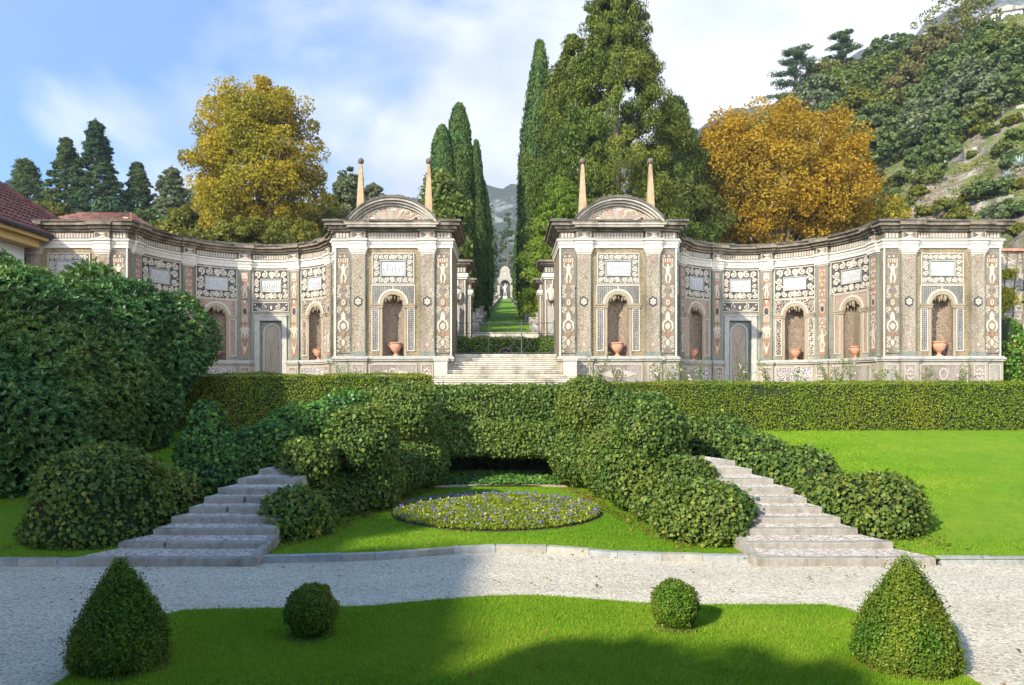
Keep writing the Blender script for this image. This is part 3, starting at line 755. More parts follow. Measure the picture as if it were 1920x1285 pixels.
# ---- the four pavilions
def make_pavilion(name, label, loc, pediment, seed):
    t = thing(name, label, 'pavilion', loc, 'mosaic pavilions of the garden theatre')
    hw = 2.295; dep = 3.3
    mb = MB()
    for q in (-1, 1):
        a, c = (1.07, hw) if q > 0 else (-hw, -1.07)
        mb.box(a, c, 0.0, dep - .02, Z_LE - .01, Z_ARC)
    mb.box(-1.07, 1.07, .75, dep - .02, Z_LE - .01, Z_ARC)
    mb.box(-1.07, 1.07, .05, .75, 4.0, Z_ARC)
    mb.build('body', M['grot'], t)
    for q in (-1, 1):
        mb = MB(); mb.box(q * 2.27 - .028, q * 2.27 + .028, -.045, .0, Z_LE, Z_ARC - .002); mb.build('corner_strip', M['white_stucco'], t)
    plinth(t, [(-.92, .92, -.10, M['plinth_red'], 'star' if seed % 2 else 'ellipse'), (-1.56, -1.14, -.20, M['plinth_red'], 'flower'), (1.14, 1.56, -.20, M['plinth_red'], 'flower'), (-2.22, -1.78, -.10, M['plinth_green'], None), (1.78, 2.22, -.10, M['plinth_green'], None)], None, hw, dep, 1, [(-1.35, .34), (1.35, .34)])
    bay(t, 0, 1.07, None, 'pav', seed)
    for q in (-1, 1):
        pilaster_pav(t, q * 1.35)
        grotesque(t, min(q * 1.65, q * 2.24), max(q * 1.65, q * 2.24), seed + q)
    entablature(t, [(-2.24, -1.72), (-.98, .98), (1.72, 2.24)], [(-1.35, .33), (1.35, .33)], None, 1, dep, hw)
    if pediment:
        half, rise, zb = 1.82, 1.0, 6.30
        R = (half * half + rise * rise) / (2 * rise); cz = zb + rise - R; a = math.asin(half / R)
        def arc(rr, hx=None, n=28):
            aa = a if hx is None else math.asin(min(1, hx / rr))
            return [(rr * math.sin(-aa + 2 * aa * i / n), cz + rr * math.cos(-aa + 2 * aa * i / n)) for i in range(n + 1)]
        mb = MB(); mb.prism(arc(R - .17) + [(1.5, zb - .1), (-1.5, zb - .1)], -.12, .9)
        p = mb.build('tympanum', M['tymp'], t)
        mb = MB()
        for k, (r0, r1, y) in enumerate(((R - .26, R - .17, -.22), (R - .175, R - .08, -.33), (R - .085, R + .0, -.43))):
            mb.band(arc(r0), arc(r1), y, .92 + k * .003)
        mb.box(-1.72, 1.72, -.45, -.10, zb - .13, zb - .05); mb.box(-1.80, 1.80, -.49, -.10, zb - .05, zb + .02)
        mb.build('pediment_moulding', M['pediment'], p)
        mb = MB(); mb.band(arc(R + .002, 1.72), arc(R + .07, 1.72), -.48, 1.1)
        r = random.Random(3)
        for k in range(13):
            x = -.75 + 1.5 * k / 12; z = cz + math.sqrt(R * R - x * x) + .06
            mb.box(x - .09, x + .09, -.44 + r.uniform(-.05, .03), .5, z, z + r.uniform(.03, .075))
        mb.build('pediment_slabs', M['slab'], p)
        # scalloped fan and fragments of coloured stone in the tympanum
        mb = MB(); r = random.Random(seed)
        for k in range(11):
            an = PI * (k + .5) / 11; L = .34 + .26 * abs(math.cos(an)); x0, z0_ = .16 * math.cos(an), zb + .12 + .12 * math.sin(an)
            x1, z1 = (.16 + L * 1.35) * math.cos(an), min(zb + .12 + (.12 + L) * math.sin(an), cz + math.sqrt(max(0.1, (R - .30) ** 2 - ((.16 + L) * math.cos(an)) ** 2)) - .03)
            mb.ribbon([(x0, z0_), ((x0 + x1) / 2, (z0_ + z1) / 2), (x1, z1)], [.02, .06, .035], -.14, -.12, (k % 3))
        mb.ell(0, zb + .16, .13, .09, -.15, -.12, 0, 14)
        for k in range(14):
            q = -1 if k % 2 else 1; x = q * (.85 + .05 * (k // 2) + r.uniform(-.03, .03)); z = zb + .08 + r.uniform(0, .28) * (1.55 - abs(x))
            mb.ell(x, z, r.uniform(.05, .1), r.uniform(.02, .05), -.14, -.12, r.choice((0, 1, 2, 3)), 7, r.uniform(-.9, .9))
        mb.build('tympanum_relief', [M['pediment'], M['lattice_pink'], M['buff'], M['scroll_grey']], p)
        for q in (-1, 1):
            x = q * 1.35; b = 6.45
            mb = MB(); mb.box(x - .235, x + .235, .18, .66, b, 6.72); mb.box(x - .27, x + .27, .15, .69, 6.72, 6.78)
            ob = mb.build('obelisk', M['pediment'], t)
            mb = MB(); w0, w1 = .165, .062; y0 = .42
            mb.add([(x + sx * w, y0 + sy * w, z) for (w, z) in ((w0, 6.78), (w1, 8.76), (w1 * .55, 8.86)) for (sx, sy) in ((-1, -1), (1, -1), (1, 1), (-1, 1))],
                   [(0, 1, 5, 4), (1, 2, 6, 5), (2, 3, 7, 6), (3, 0, 4, 7), (4, 5, 9, 8), (5, 6, 10, 9), (6, 7, 11, 10), (7, 4, 8, 11), (8, 9, 10, 11), (3, 2, 1, 0)])
            mb.build('shaft', M['obelisk'], ob)
            mb = MB(); mb.lathe([(.03, -.13)] + [(.125 * math.sin(PI * k / 10), -.125 * math.cos(PI * k / 10)) for k in range(1, 10)] + [(.004, .125)], (x, y0, 8.96), 16)
            mb.build('ball_finial', M['ball'], ob, None, True)
    return t
DF = 29.0
pv = make_pavilion('mosaic_pavilion', 'right of the two mosaic pavilions crowned by a curved pediment and obelisks, beside the steps', (4.406, DF, 0), True, 11)
dup(pv, (-4.406, DF, 0), 'left of the two mosaic pavilions crowned by a curved pediment and obelisks, beside the steps')
pe = make_pavilion('mosaic_pavilion', 'flat topped mosaic pavilion ending the right wing, beside the creeper covered wall', (17.1, DF, 0), False, 12)
dup(pe, (-17.1, DF, 0), 'flat topped mosaic pavilion ending the left wing, mostly hidden by the big shrub')
# ---- the two concave wings
RW, RY = 4.15, 4.68
RX = 4.06
def wwarp(p):
    a = PI / 2 - p[0] / RW
    return ((RX + p[1]) * math.cos(a), (RY + p[1]) * math.sin(a), p[2])
def wing_pilaster(par, u, kind, seed):
    mb = MB(); mb.box(u - .25, u + .25, -.09, 0, Z_LE, Z_CAP + .1, 0, .13); pl = mb.build('pilaster', M['green'], par, wwarp)
    mb = MB(); mb.box(u - .28, u + .28, -.125, 0, Z_LE, Z_LE + .13, 0, .14); mb.build('pilaster_base', M['green'], pl, wwarp)
    mb = MB(); mb.box(u - .27, u + .27, -.115, 0, Z_CAP + .06, Z_CAP + .12, 0, .14); mb.box(u - .32, u + .32, -.165, 0, Z_CAP + .12, Z_ARC, 0, .14)
    mb.build('capital', M['white_stucco'], pl, wwarp)
    mb = MB(); mb.box(u - .165, u + .165, -.102, -.09, Z_LE + .17, Z_CAP + .02, 0, .1)
    pn = mb.build('pilaster_panel', M['red'], par, wwarp)
    mb = MB(); y0, y1 = -.118, -.102
    if kind == 'figures':
        mb.prism([(u - .12, 5.16), (u + .12, 5.16), (u + .11, 4.98), (u, 4.88), (u - .11, 4.98)], y0, y1); mb.ribbon([(u - .13, 5.0), (u - .08, 4.84), (u, 4.80), (u + .08, 4.84), (u + .13, 5.0)], .022, y0, y1)
        for q in (-1, 1): mb.ell(u + q * .045, 5.05, .02, .016, y0 - .004, y0, 1, 6)
        figure_shape(mb, u, 4.02, .70, y0, y1, 1, 0, 'one')
        mb.box(u - .15, u + .15, y0, y1, 3.95, 3.985, 1); mb.prism([(u - .07, 3.93), (u + .07, 3.93), (u + .015, 3.76), (u - .015, 3.76)], y0, y1)
        for k in range(14): mb.ell(u + .12 * math.cos(k * PI / 7), 3.42 + .20 * math.sin(k * PI / 7), .03, .03, y0, y1, 0, 7)
        mb.ell(u, 3.42, .09, .16, y0, y1, 1, 12)
        for k in range(9): mb.ell(u + (-.1 + .1 * (k % 3)), 2.98 + .09 * (k // 3), .05, .03, y0, y1, 0, 7, .4 * (k % 3 - 1))
        for q in (-1, 1):
            figure_shape(mb, u + q * .075, 2.20, .60, y0, y1, q, 0, 'down')
            mb.ribbon([(u + q * .03, 1.78), (u + q * .10, 1.86), (u + q * .12, 2.02)], [.02, .018, .008], y0, y1)
        mb.prism([(u - .07, 1.80), (u + .07, 1.80), (u + .05, 1.62), (u, 1.46), (u - .05, 1.62)], y0, y1)
        mb.ell(u - .09, 1.74, .04, .018, y0, y1, 0, 6, -.4); mb.ell(u + .09, 1.74, .04, .018, y0, y1, 0, 6, .4)
    else:
        for z, r_ in ((5.05, .07), (4.6, .08), (4.18, .08), (3.75, .08), (2.95, .085), (2.62, .08)):
            for q in (-1, 1): mb.spiral(u + q * .075, z, r_, 1.2, q, -.5 * PI, y0, y1); mb.ell(u + q * .11, z - .17, .04, .02, y0, y1, 0, 7, q * .6)
            mb.ell(u, z - .17, .035, .075, y0, y1, 0, 8)
        mb.ell(u, 4.82, .05, .05, y0, y1, 2, 8)
        for k in range(12): mb.ell(u + .10 * math.cos(k * PI / 6), 3.38 + .16 * math.sin(k * PI / 6), .028, .028, y0, y1, 0, 7)
        mb.ell(u, 3.38, .075, .12, y0, y1, 1, 12)
        figure_shape(mb, u, 1.62, .78, y0, y1, 1, 0, 'one'); mb.ell(u, 1.56, .12, .06, y0, y1, 0, 10)
    mb.build('mosaic_figures', [M['orn'], M['scroll_dark'], M['obelisk']], pn, wwarp)
def make_wing(label, loc):
    t = thing('curved_mosaic_wall', label, 'mosaic wall', loc, 'concave mosaic wings')
    k = RW * math.radians(1)
    up = [-50.3 * k, -16.5 * k, 16.5 * k, 50.3 * k]
    ends_ = [-86.6 * k, 86.6 * k]
    mb = MB(); mb.box(-6.52, 6.52, .68, .95, Z_GR, Z_ARC, 0, NS)
    for u in up: mb.box(u - .27, u + .27, .0, .68, Z_GR, Z_ARC - .01, 0, .14)
    mb.box(-6.52, 6.52, .12, .68, 4.1, Z_ARC - .002, 0, NS)
    mb.build('body', M['wing_wall'], t, wwarp)
    br = [(u, .30) for u in up] + [(u, .24) for u in ends_]
    edges = [-6.52] + sorted(up + []) + [6.52]
    panels = []
    cols = [M['plinth_green'], M['plinth_slate'], None, M['plinth_slate'], M['plinth_green']]
    for i in range(5):
        a, c = edges[i] + .42, edges[i + 1] - .42
        if i == 2: continue
        panels.append((a, c, -.10, cols[i], None))
    for u in up: panels.append((u - .20, u + .20, -.20, M['plinth_red'], 'flower'))
    plinth(t, panels, wwarp, 6.52, .68, 0, [(u, .30) for u in up], skip=[(-.77, .77)])
    for i in range(5):
        a, c = edges[i] + (.25 if i else .45), edges[i + 1] - (.25 if i < 4 else .45)
        bay(t, (a + c) / 2, (c - a) / 2, wwarp, 'wing', 20 + i, door=(i == 2))
    for i, u in enumerate(up): wing_pilaster(t, u, 'figures' if i in (1, 2) else 'scrolls', i)
    for u in ends_: wing_pilaster(t, u, 'scrolls', 9)
    runs = [(edges[i] + .36, edges[i + 1] - .36) for i in range(5)]
    entablature(t, runs, br, wwarp, 0, .95, 6.52)
    return t
CW = (10.76, 29.32, 0)
wg = make_wing('right concave wing of niched pebble mosaic wall curving between two pavilions', CW)
dup(wg, (-CW[0], CW[1], 0), 'left concave wing of niched pebble mosaic wall, partly shaded, beside the big shrub')
# ---- urns in the niches
def make_urn(label, loc, s=1.0):
    t = thing('terracotta_urn', label, 'urn', loc, 'terracotta urns in the niches')
    mb = MB(); mb.lathe([(.13, 0), (.13, .03), (.09, .05), (.055, .09), (.06, .12), (.10, .16), (.19, .26), (.225, .36), (.23, .42), (.205, .47), (.20, .485), (.255, .50), (.26, .535), (.225, .545), (.19, .52), (.17, .44)], (0, 0, 0), 24)
    mb.build('body', M['terracotta'], t, None, True)
    for q in (-1, 1):
        mb = MB(); mb.tube([(q * .22, 0, .36), (q * .275, 0, .40), (q * .28, 0, .46), (q * .235, 0, .49)], .018, 8); mb.build('handle', M['terracotta'], t, None, True)
    t.scale = (s, s, s)
    return t
def wpt(deg, w=.16):
    a = math.radians(deg); return (CW[0] + (RX + w) * math.cos(a), CW[1] + (RY + w) * math.sin(a))
uz = Z_LE
u1 = make_urn('terracotta urn in the niche of the pedimented pavilion right of the steps', (4.406, DF + .18, uz), 1.0)
dup(u1, (-4.406 + .08, DF + .18, uz), 'terracotta urn in the niche of the pedimented pavilion left of the steps')
dup(u1, (17.1, DF + .18, uz), 'terracotta urn in the niche of the flat topped end pavilion on the right', None, (1.08,) * 3)
k_ = 180 / PI / RW
b1 = (-50.3 * RW * PI / 180 - 16.5 * RW * PI / 180) / 2; b0 = ((-6.52 + .45) + (-50.3 * RW * PI / 180 - .25)) / 2
for sg, side in ((1, 'right'), (-1, 'left')):
    for (u, lab) in ((b1, 'inner'), (-b1, 'outer'), (-b0, 'end')):
        if sg < 0 and lab == 'end': continue
        x, y = wpt(90 - u * k_)
        labs = {('right', 'inner'): 'shaded terracotta urn in the niche between the pedimented pavilion and the right blind door',
                ('right', 'outer'): 'sunlit terracotta urn in the niche just right of the right blind door',
                ('right', 'end'): 'pale terracotta urn in the niche nearest the right end pavilion',
                ('left', 'inner'): 'terracotta urn in the niche between the left blind door and the pedimented pavilion',
                ('left', 'outer'): 'terracotta urn in the niche behind the big shrub, left of the left blind door'}
        dup(u1, (sg * x, y, uz), labs[(side, lab)], None, (.92,) * 3)
# ---- passage piers behind the pavilions
def skin_figure(name, chain, radii, edges, mat_, parent=None, loc=(0, 0, 0), sub=2, scale=1.0):
    me = bpy.data.meshes.new(name); me.from_pydata([tuple(c * scale for c in p) for p in chain], edges, [])
    o = bpy.data.objects.new(name, me); COL.objects.link(o)
    md = o.modifiers.new('k', 'SKIN'); s = me.skin_vertices[0].data
    for i, r in enumerate(radii): s[i].radius = (r * scale, r * scale); s[i].use_root = (i == 0)
    m2 = o.modifiers.new('s', 'SUBSURF'); m2.levels = sub
    out = bpy.data.meshes.new_from_object(o.evaluated_get(bpy.context.evaluated_depsgraph_get()))
    bpy.data.objects.remove(o); out.name = name; out.materials.clear(); out.materials.append(mat_)
    out.polygons.foreach_set('use_smooth', [True] * len(out.polygons))
    return link(name, out, parent, loc)
def pier(label, x_in, sg, y, zb, ztop, hermx):
    t = thing('mosaic_pier', label, 'pier', (0, 0, 0), 'piers flanking the grass alley')
    def bx(mb, a, c, y0, y1, z0, z1):
        mb.box(min(sg * a, sg * c), max(sg * a, sg * c), y0, y1, z0, z1)
    a, c = x_in, x_in + 1.5
    mb = MB(); bx(mb, a, c, y, y + 1.6, zb, ztop - .95); mb.build('body', M['grot'], t)
    mb = MB(); bx(mb, a - .05, c + .05, y - .06, y + 1.66, ztop - .95, ztop - .85); bx(mb, a - .10, c + .1, y - .11, y + 1.7, ztop - .85, ztop - .66); mb.build('architrave', M['white_stucco'], t)
    mb = MB(); bx(mb, a + .0, c, y - .02, y + 1.6, ztop - .66, ztop - .30); fr = mb.build('frieze', M['frieze_bg'], t)
    mb = MB()
    for k in range(10): bx(mb, a + .06 + k * .145, a + .14 + k * .145, y - .045, y - .02, ztop - .60, ztop - .36)
    mb.build('flutes', M['frieze_tab'], fr)
    mb = MB()
    for (z0, z1, oh) in ((-.30, -.22, .10), (-.22, -.10, .22), (-.10, 0, .34)): bx(mb, a - oh, c + oh, y - oh, y + 1.6 + oh, ztop + z0, ztop + z1 - .003)
    mb.build('cornice', M['cornice'], t)
    mb = MB()
    for k in range(4): bx(mb, a + .12 + k * .36, a + .36 + k * .36, y - .05, y, zb + .5, ztop - 1.2)
    pn = mb.build('mosaic_panel', M['pilaster_mosaic'], t)
    mb = MB()
    for k in range(5): bx(mb, a + .04 + k * .355, a + .09 + k * .355, y - .08, y, zb + .3, ztop - 1.0)
    mb.build('white_strip', M['white_stucco'], t)
    if hermx is not None:
        hx = sg * hermx; hz = ztop - 1.15
        mb = MB(); mb.add([(hx + sx * w, y - .2 + sy * w * .7, z) for (w, z) in ((.13, zb + .2), (.22, hz - 1.25)) for (sx, sy) in ((-1, -1), (1, -1), (1, 1), (-1, 1))], [(0, 1, 5, 4), (1, 2, 6, 5), (2, 3, 7, 6), (3, 0, 4, 7), (4, 5, 6, 7), (3, 2, 1, 0)])
        hm = mb.build('herm_shaft', M['grey_stone'], t)
        ch = [(0, 0, 0), (0, 0, .35), (0, 0, .68), (0, -.01, .84), (0, -.03, .98), (0, -.03, 1.1), (.27, 0, .66), (.32, -.04, .32), (.24, -.12, .12), (-.27, 0, .66), (-.33, -.02, .34), (-.26, -.1, .1)]
        skin_figure('herm_figure', ch, [.22, .2, .2, .075, .12, .09, .10, .075, .055, .10, .075, .055], [(0, 1), (1, 2), (2, 3), (3, 4), (4, 5), (2, 6), (6, 7), (7, 8), (2, 9), (9, 10), (10, 11)], M['orn'], t, (hx, y - .22, hz - 1.0), 2, .85)
    return t
pier('low mosaic pier with white herm figure, behind the pedimented pavilion left of the steps', 2.02, -1, 37.9, 1.2, 6.45, 2.55)
pier('low mosaic pier with white herm figure, behind the pedimented pavilion right of the steps', 1.98, 1, 37.9, 1.2, 6.45, 2.35)
pier('farther narrow mosaic pier left of the grass alley', 2.02, -1, 43.6, 1.2, 6.35, None)
pier('farther narrow mosaic pier right of the grass alley', 1.98, 1, 43.6, 1.2, 6.35, None)
# ------------------------------------------------------------------ ground, walks and lawns
def sheet(name, pts, z, m, kind='structure'):
    me = bpy.data.meshes.new(name)
    bm = bmesh.new(); vs = [bm.verts.new((p[0], p[1], z if not callable(z) else z(p[0], p[1]))) for p in pts]; bm.faces.new(vs)
    bmesh.ops.triangulate(bm, faces=bm.faces); bmesh.ops.recalc_face_normals(bm, faces=bm.faces); bm.to_mesh(me); bm.free()
    me.materials.append(m); o = link(name, me); return tag(o, kind=kind)
M['earth'] = stone('earth', (.10, .075, .045), (.17, .13, .08), 2.0, (.06, .09, .03), .95, .3)
def gs(mb, name, m, kind='structure', smooth=True): return tag(mb.build(name, m, None, None, smooth), kind=kind)
sheet('ground', [(-900, -300), (900, -300), (900, 44.9), (-900, 44.9)], -3.35, M['earth'])
sheet('gravel_walk', [(-34, -8), (34, -8), (34, 14.6), (-34, 14.6)], G, M['gravel'])
LAWN0 = G + .10
def lawn_z(y): 
    s = min(1.0, max(0.0, (y - 13.0) / 10.6)); return LAWN0 + 1.52 * s
# parterre lawn in front
par = [(-4.56, 3.0), (-4.56, 9.45), (-4.50, 9.75), (-4.36, 9.95), (-3.9, 10.03), (-2.9, 10.05), (-1.85, 10.16), (-.95, 10.45), (-.2, 10.66), (.45, 10.68), (1.0, 10.55), (1.7, 10.34), (2.3, 10.22), (3.6, 10.22), (4.42, 10.22), (4.62, 10.05), (4.72, 9.75), (4.80, 9.3), (4.80, 3.0)]
sheet('parterre_lawn', par, G + .03, M['lawn'])
mb = MB()
for a, b in zip(par[:-1], par[1:]): mb.add([(a[0], a[1], G - .05), (b[0], b[1], G - .05), (b[0], b[1], G + .03), (a[0], a[1], G + .03)], [(0, 1, 2, 3)])
gs(mb, 'lawn_edge', M['soil'], 'structure', False)
kc = [(-4.25, 12.72), (-3.1, 12.80), (-2.05, 12.98), (-1.3, 13.30), (-.6, 13.52), (.15, 13.60), (.85, 13.50), (1.5, 13.25), (2.1, 12.98), (3.2, 12.84), (4.35, 12.78)]
def kerb(label, pts, w=.16, h=.115, z=G, m=None):
    t = thing('stone_kerb', label, 'kerb', (0, 0, 0), 'stone kerbs edging the gravel')
    mb = MB(); r = random.Random(len(pts))
    # cut the line into separate stones
    P2 = [Vector((p[0], p[1])) for p in pts]; L = [0]
    for a, b in zip(P2[:-1], P2[1:]): L.append(L[-1] + (b - a).length)
    def at(s):
        for i in range(len(L) - 1):
            if s <= L[i + 1] or i == len(L) - 2:
                f = (s - L[i]) / (L[i + 1] - L[i]); return P2[i].lerp(P2[i + 1], f)
    s = 0
    while s < L[-1] - .02:
        e = min(L[-1], s + r.uniform(.5, .95)); a, b = at(s + .004), at(e - .004); d = (b - a).normalized(); n = Vector((-d.y, d.x)) * w; hh = h + r.uniform(-.008, .008)
        q = [a, b, b + n, a + n]
        mb.add([(p.x, p.y, z - .1) for p in q] + [(p.x, p.y, z + hh) for p in q], [(0, 1, 5, 4), (1, 2, 6, 5), (2, 3, 7, 6), (3, 0, 4, 7), (4, 5, 6, 7)], r.choice((0, 0, 1)))
        s = e
    mb.build('stones', [m or M['kerb'], M['grey_stone']], t); return t
kerb('bowed grey stone kerb between the gravel and the central lawn', kc)
kerb('straight grey stone kerb left of the left garden steps', [(-24, 12.45), (-7.25, 12.50)])
kerb('straight grey stone kerb right of the right garden steps', [(7.42, 12.62), (24, 12.62)])
xo = [(12.5, 7.28), (13.1, 6.86), (13.6, 6.48), (14.0, 6.34), (14.33, 6.14), (14.67, 5.98), (14.95, 5.82), (15.4, 5.58), (15.9, 5.30), (16.35, 5.08), (16.8, 4.7), (17.3, 4.2), (17.8, 3.7), (18.4, 3.3), (19.4, 3.1), (24, 3.0)]
def xout(d):
    return float(np.interp(d, [p[0] for p in xo], [p[1] for p in xo]))
# central lawn
cl = [(p[0], p[1] + .15) for p in kc] + [(4.38, 15.5), (5.0, 18), (4.5, 22.9), (-4.5, 22.9), (-5.0, 18), (-4.28, 15.5)]
sheet('central_lawn', cl, LAWN0, M['lawn'])
for sg in (1, -1):
    mb = MB(); ys = [12.6, 12.76] + list(np.arange(13.2, 24.6, .5))
    xs = lambda y: max(4.3, xout(y) - .12)
    mb.grid(24, len(ys) - 1, lambda u, v: (lambda y: (sg * (xs(y) + (30 - xs(y)) * u ** 1.5), y, lawn_z(y) + .03 * math.sin(xs(y) + 9 * u ** 1.5) * min(1, max(0, y - 13.2))))(ys[int(round(v * (len(ys) - 1)))]))
    gs(mb, 'side_lawn', M['lawn'])
# terrace before the theatre and the court behind it
mb = MB(); mb.box(-34, 34, 24.7, 35.2, -.4, Z_GR - .004); gs(mb, 'terrace', M['earth'], 'structure', False)
mb = MB(); mb.box(-30, 30, 24.45, 24.68, -3.3, -.25); gs(mb, 'terrace_bank', M['earth'], 'structure', False)
mb = MB(); mb.box(-2.1, 2.1, 30.85, 45.2, .6, 1.31); gs(mb, 'upper_court', M['buff'], 'structure', False)
for sg in (1, -1):
    mb = MB(); mb.box(min(sg * 2.1, sg * 40), max(sg * 2.1, sg * 40), 35.2, 45.2, .4, 1.29)
    if sg > 0 or sg < 0: gs(mb, 'upper_terrace', M['earth'], 'structure', False)
# ------------------------------------------------------------------ garden steps
Dl = [12.5, 13.1, 13.6, 14.0, 14.33, 14.67, 14.95, 15.4, 15.9, 16.35, 16.8]
for sg, lab in ((-1, 'left flight of pebbled stone garden steps climbing between the ivy mounds'), (1, 'right flight of pebbled stone garden steps climbing between the ivy mounds')):
    t = thing('garden_steps', lab, 'steps', (0, 0, 0), 'garden steps')
    for i, d in enumerate(Dl[:-1] if sg > 0 else Dl[:9]):
        z = G + .14 * (i + 1); d2 = Dl[i + 1] + .12
        wob = random.Random(i * 7 + sg)
        xi = 4.25 if d < 15.5 or sg < 0 else max(2.2, xout(d) - 1.5)
        xe, xe2 = xout(d) + (.0), xout(d2)
        a = .16
        mb = MB(); n = 3
        cuts = [0] + sorted(wob.uniform(.2, .8) for _ in range(2)) + [1]
        for k in range(3):
            if cuts[k + 1] - cuts[k] < .08: continue
            p, q = xi + (xe - xi) * cuts[k] + .003, xi + (xe - xi) * cuts[k + 1] - .003
            dz = wob.uniform(-.006, .006); dd = wob.uniform(-.014, .014)
            b = .016
            mb.add([(sg * p, d + dd, LAWN0 - .2 if False else z - .15), (sg * q, d + dd, LAWN0 - .2 if False else z - .15), (sg * q, d + dd, z - b + dz), (sg * p, d + dd, z - b + dz), (sg * p, d + dd + b, z + dz), (sg * q, d + dd + b, z + dz), (sg * q, d + a, z + dz), (sg * p, d + a, z + dz), (sg * q, d + a, LAWN0 - .2 if False else z - .15), (sg * p, d + a, LAWN0 - .2 if False else z - .15)],
                   [(0, 1, 2, 3), (3, 2, 5, 4), (4, 5, 6, 7), (0, 3, 4, 7, 9), (1, 8, 6, 5, 2), (7, 6, 8, 9)])
        st = mb.build('step', M['step'], t)
        mb = MB(); zz = z - .006
        mb.add([(sg * xi, d + a - .004, zz), (sg * (xe - .0), d + a - .004, zz), (sg * xe2, d2, zz + .05), (sg * xi, d2, zz + .05), (sg * xi, d + a - .004, LAWN0 - .2), (sg * xe, d + a - .004, LAWN0 - .2), (sg * xe2, d2, LAWN0 - .2), (sg * xi, d2, LAWN0 - .2)],
               [(0, 1, 2, 3), (0, 4, 5, 1), (1, 5, 6, 2), (3, 7, 4, 0), (2, 6, 7, 3)])
        mb.build('pebble_tread', M['tread'], st)
    mb = MB(); mb.add([(sg * 4.20, 12.55, G - .02), (sg * 4.32, 12.5, G - .02), (sg * 4.32, 13.5, G - .02), (sg * 4.16, 13.5, G - .02), (sg * 4.20, 12.55, G + .14), (sg * 4.32, 12.5, G + .15), (sg * 4.32, 13.5, G + .33), (sg * 4.16, 13.5, G + .33)], [(0, 1, 5, 4), (1, 2, 6, 5), (2, 3, 7, 6), (3, 0, 4, 7), (4, 5, 6, 7)])
    mb.build('side_stone', M['step'], t)
# terrace steps up to the theatre
t = thing('terrace_steps', 'broad worn stone steps between the two pedimented pavilions', 'steps', (0, 0, 0))
for i in range(8):
    z = -.05 + .1715 * (i + 1) ; d = 27.25 + .43 * i
    w = 2.78 - .03 * i if i < 4 else 2.09
    mb = MB(); r = random.Random(i); cuts = sorted([-w, w] + [r.uniform(-w * .8, w * .8) for _ in range(2)])
    for a, b in zip(cuts[:-1], cuts[1:]): 
        dd = r.uniform(-.006, .006); zz = r.uniform(-.003, .003)
        mb.box(a + .004, b - .004, d + dd, d + .6, z - .13, z + zz); mb.box(a + .004, b - .004, d + .06, d + .6, z - .30, z - .13)
        mb.box(a + .002, b - .002, d - .035 + dd, d + dd, z - .06, z + zz)
    mb.build('step', M['cstep'], t)
mb = MB(); mb.box(-2.09, 2.09, 30.7, 31.6, .9, 1.318); mb.build('landing', M['cstep'], t)
for sg, lab in ((-1, 'squat stone pedestal left of the terrace steps'), (1, 'squat stone pedestal right of the terrace steps')):
    t = thing('stone_pedestal', lab, 'pedestal', (sg * 2.48, 28.55, -.2), 'pedestals beside the terrace steps')
    mb = MB(); mb.box(-.25, .25, -.25, .35, 0, 1.18); mb.build('block', M['cstep'], t)
    mb = MB(); mb.box(-.29, .29, -.29, .38, 1.18, 1.30); mb.build('cap', M['ledge'], t)
# iron fence
t = thing('iron_fence', 'thin wrought iron fence with crossed bars above the terrace steps', 'fence', (0, 31.2, 1.32))
rows = MB()
xs = [-2.05, -.71, .67, 2.05]
for x in xs:
    mb = MB(); mb.box(x - .022, x + .022, -.022, .022, 0, 1.42); mb.lathe([(.01, 0), (.035, .03), (.01, .07)], (x, 0, 1.42), 8); mb.build('post', M['iron'], t)
for z in (.10, .92, 1.36):
    mb = MB(); mb.box(-2.05, 2.05, -.013, .013, z - .014, z + .014); mb.build('rail', M['iron'], t)
mb = MB()
for a, b in zip(xs[:-1], xs[1:]):
    for k in range(3):
        u0, u1 = a + (b - a) * k / 3, a + (b - a) * (k + 1) / 3; um = (u0 + u1) / 2
        mb.tube([(u0, 0, 1.35), ((u0 + um) / 2 - .03, 0, 1.1), (um, 0, .93)], .008, 6); mb.tube([(u1, 0, 1.35), ((u1 + um) / 2 + .03, 0, 1.1), (um, 0, .93)], .008, 6)
    for k in range(2):
        u0, u1 = a + (b - a) * k / 2, a + (b - a) * (k + 1) / 2
        mb.tube([(u0, 0, .1), (u1, 0, .92)], .007, 6); mb.tube([(u1, 0, .1), (u0, 0, .92)], .007, 6)
mb.build('crossed_bars', M['iron'], t)
# ------------------------------------------------------------------ clipped greenery
ivy_st = [(0, (.038, .082, .02)), (.35, (.082, .16, .032)), (.7, (.165, .245, .046)), (.9, (.30, .33, .055)), (1, (.46, .37, .045))]
M['ivy'] = leafmat('ivy_leaf', ivy_st, .25, .45, .35, (.20, .22, .035), .55, .45)
M['ivy_dark'] = leafmat('dark_ivy_leaf', [(0, (0.029, 0.091, 0.026)), (.5, (0.072, 0.188, 0.042)), (.82, (0.142, 0.290, 0.049)), (.94, (0.403, 0.554, 0.057)), (1, (0.806, 0.806, 0.076))], .2, .4, .38, (0.167, 0.302, 0.038), .7, .5)
M['hedge'] = leafmat('hedge_leaf', [(0, (0.068, 0.129, 0.014)), (.5, (0.165, 0.249, 0.020)), (1, (0.329, 0.394, 0.035))], .25, .5, .25, (0.311, 0.300, 0.026), .5, .6)
M['box'] = leafmat('box_leaf', [(0, (0.032, 0.102, 0.013)), (.5, (0.089, 0.213, 0.024)), (.85, (0.213, 0.326, 0.030)), (1, (0.460, 0.387, 0.050))], .25, .4, .3, (0.266, 0.265, 0.034), 1.6, .55)
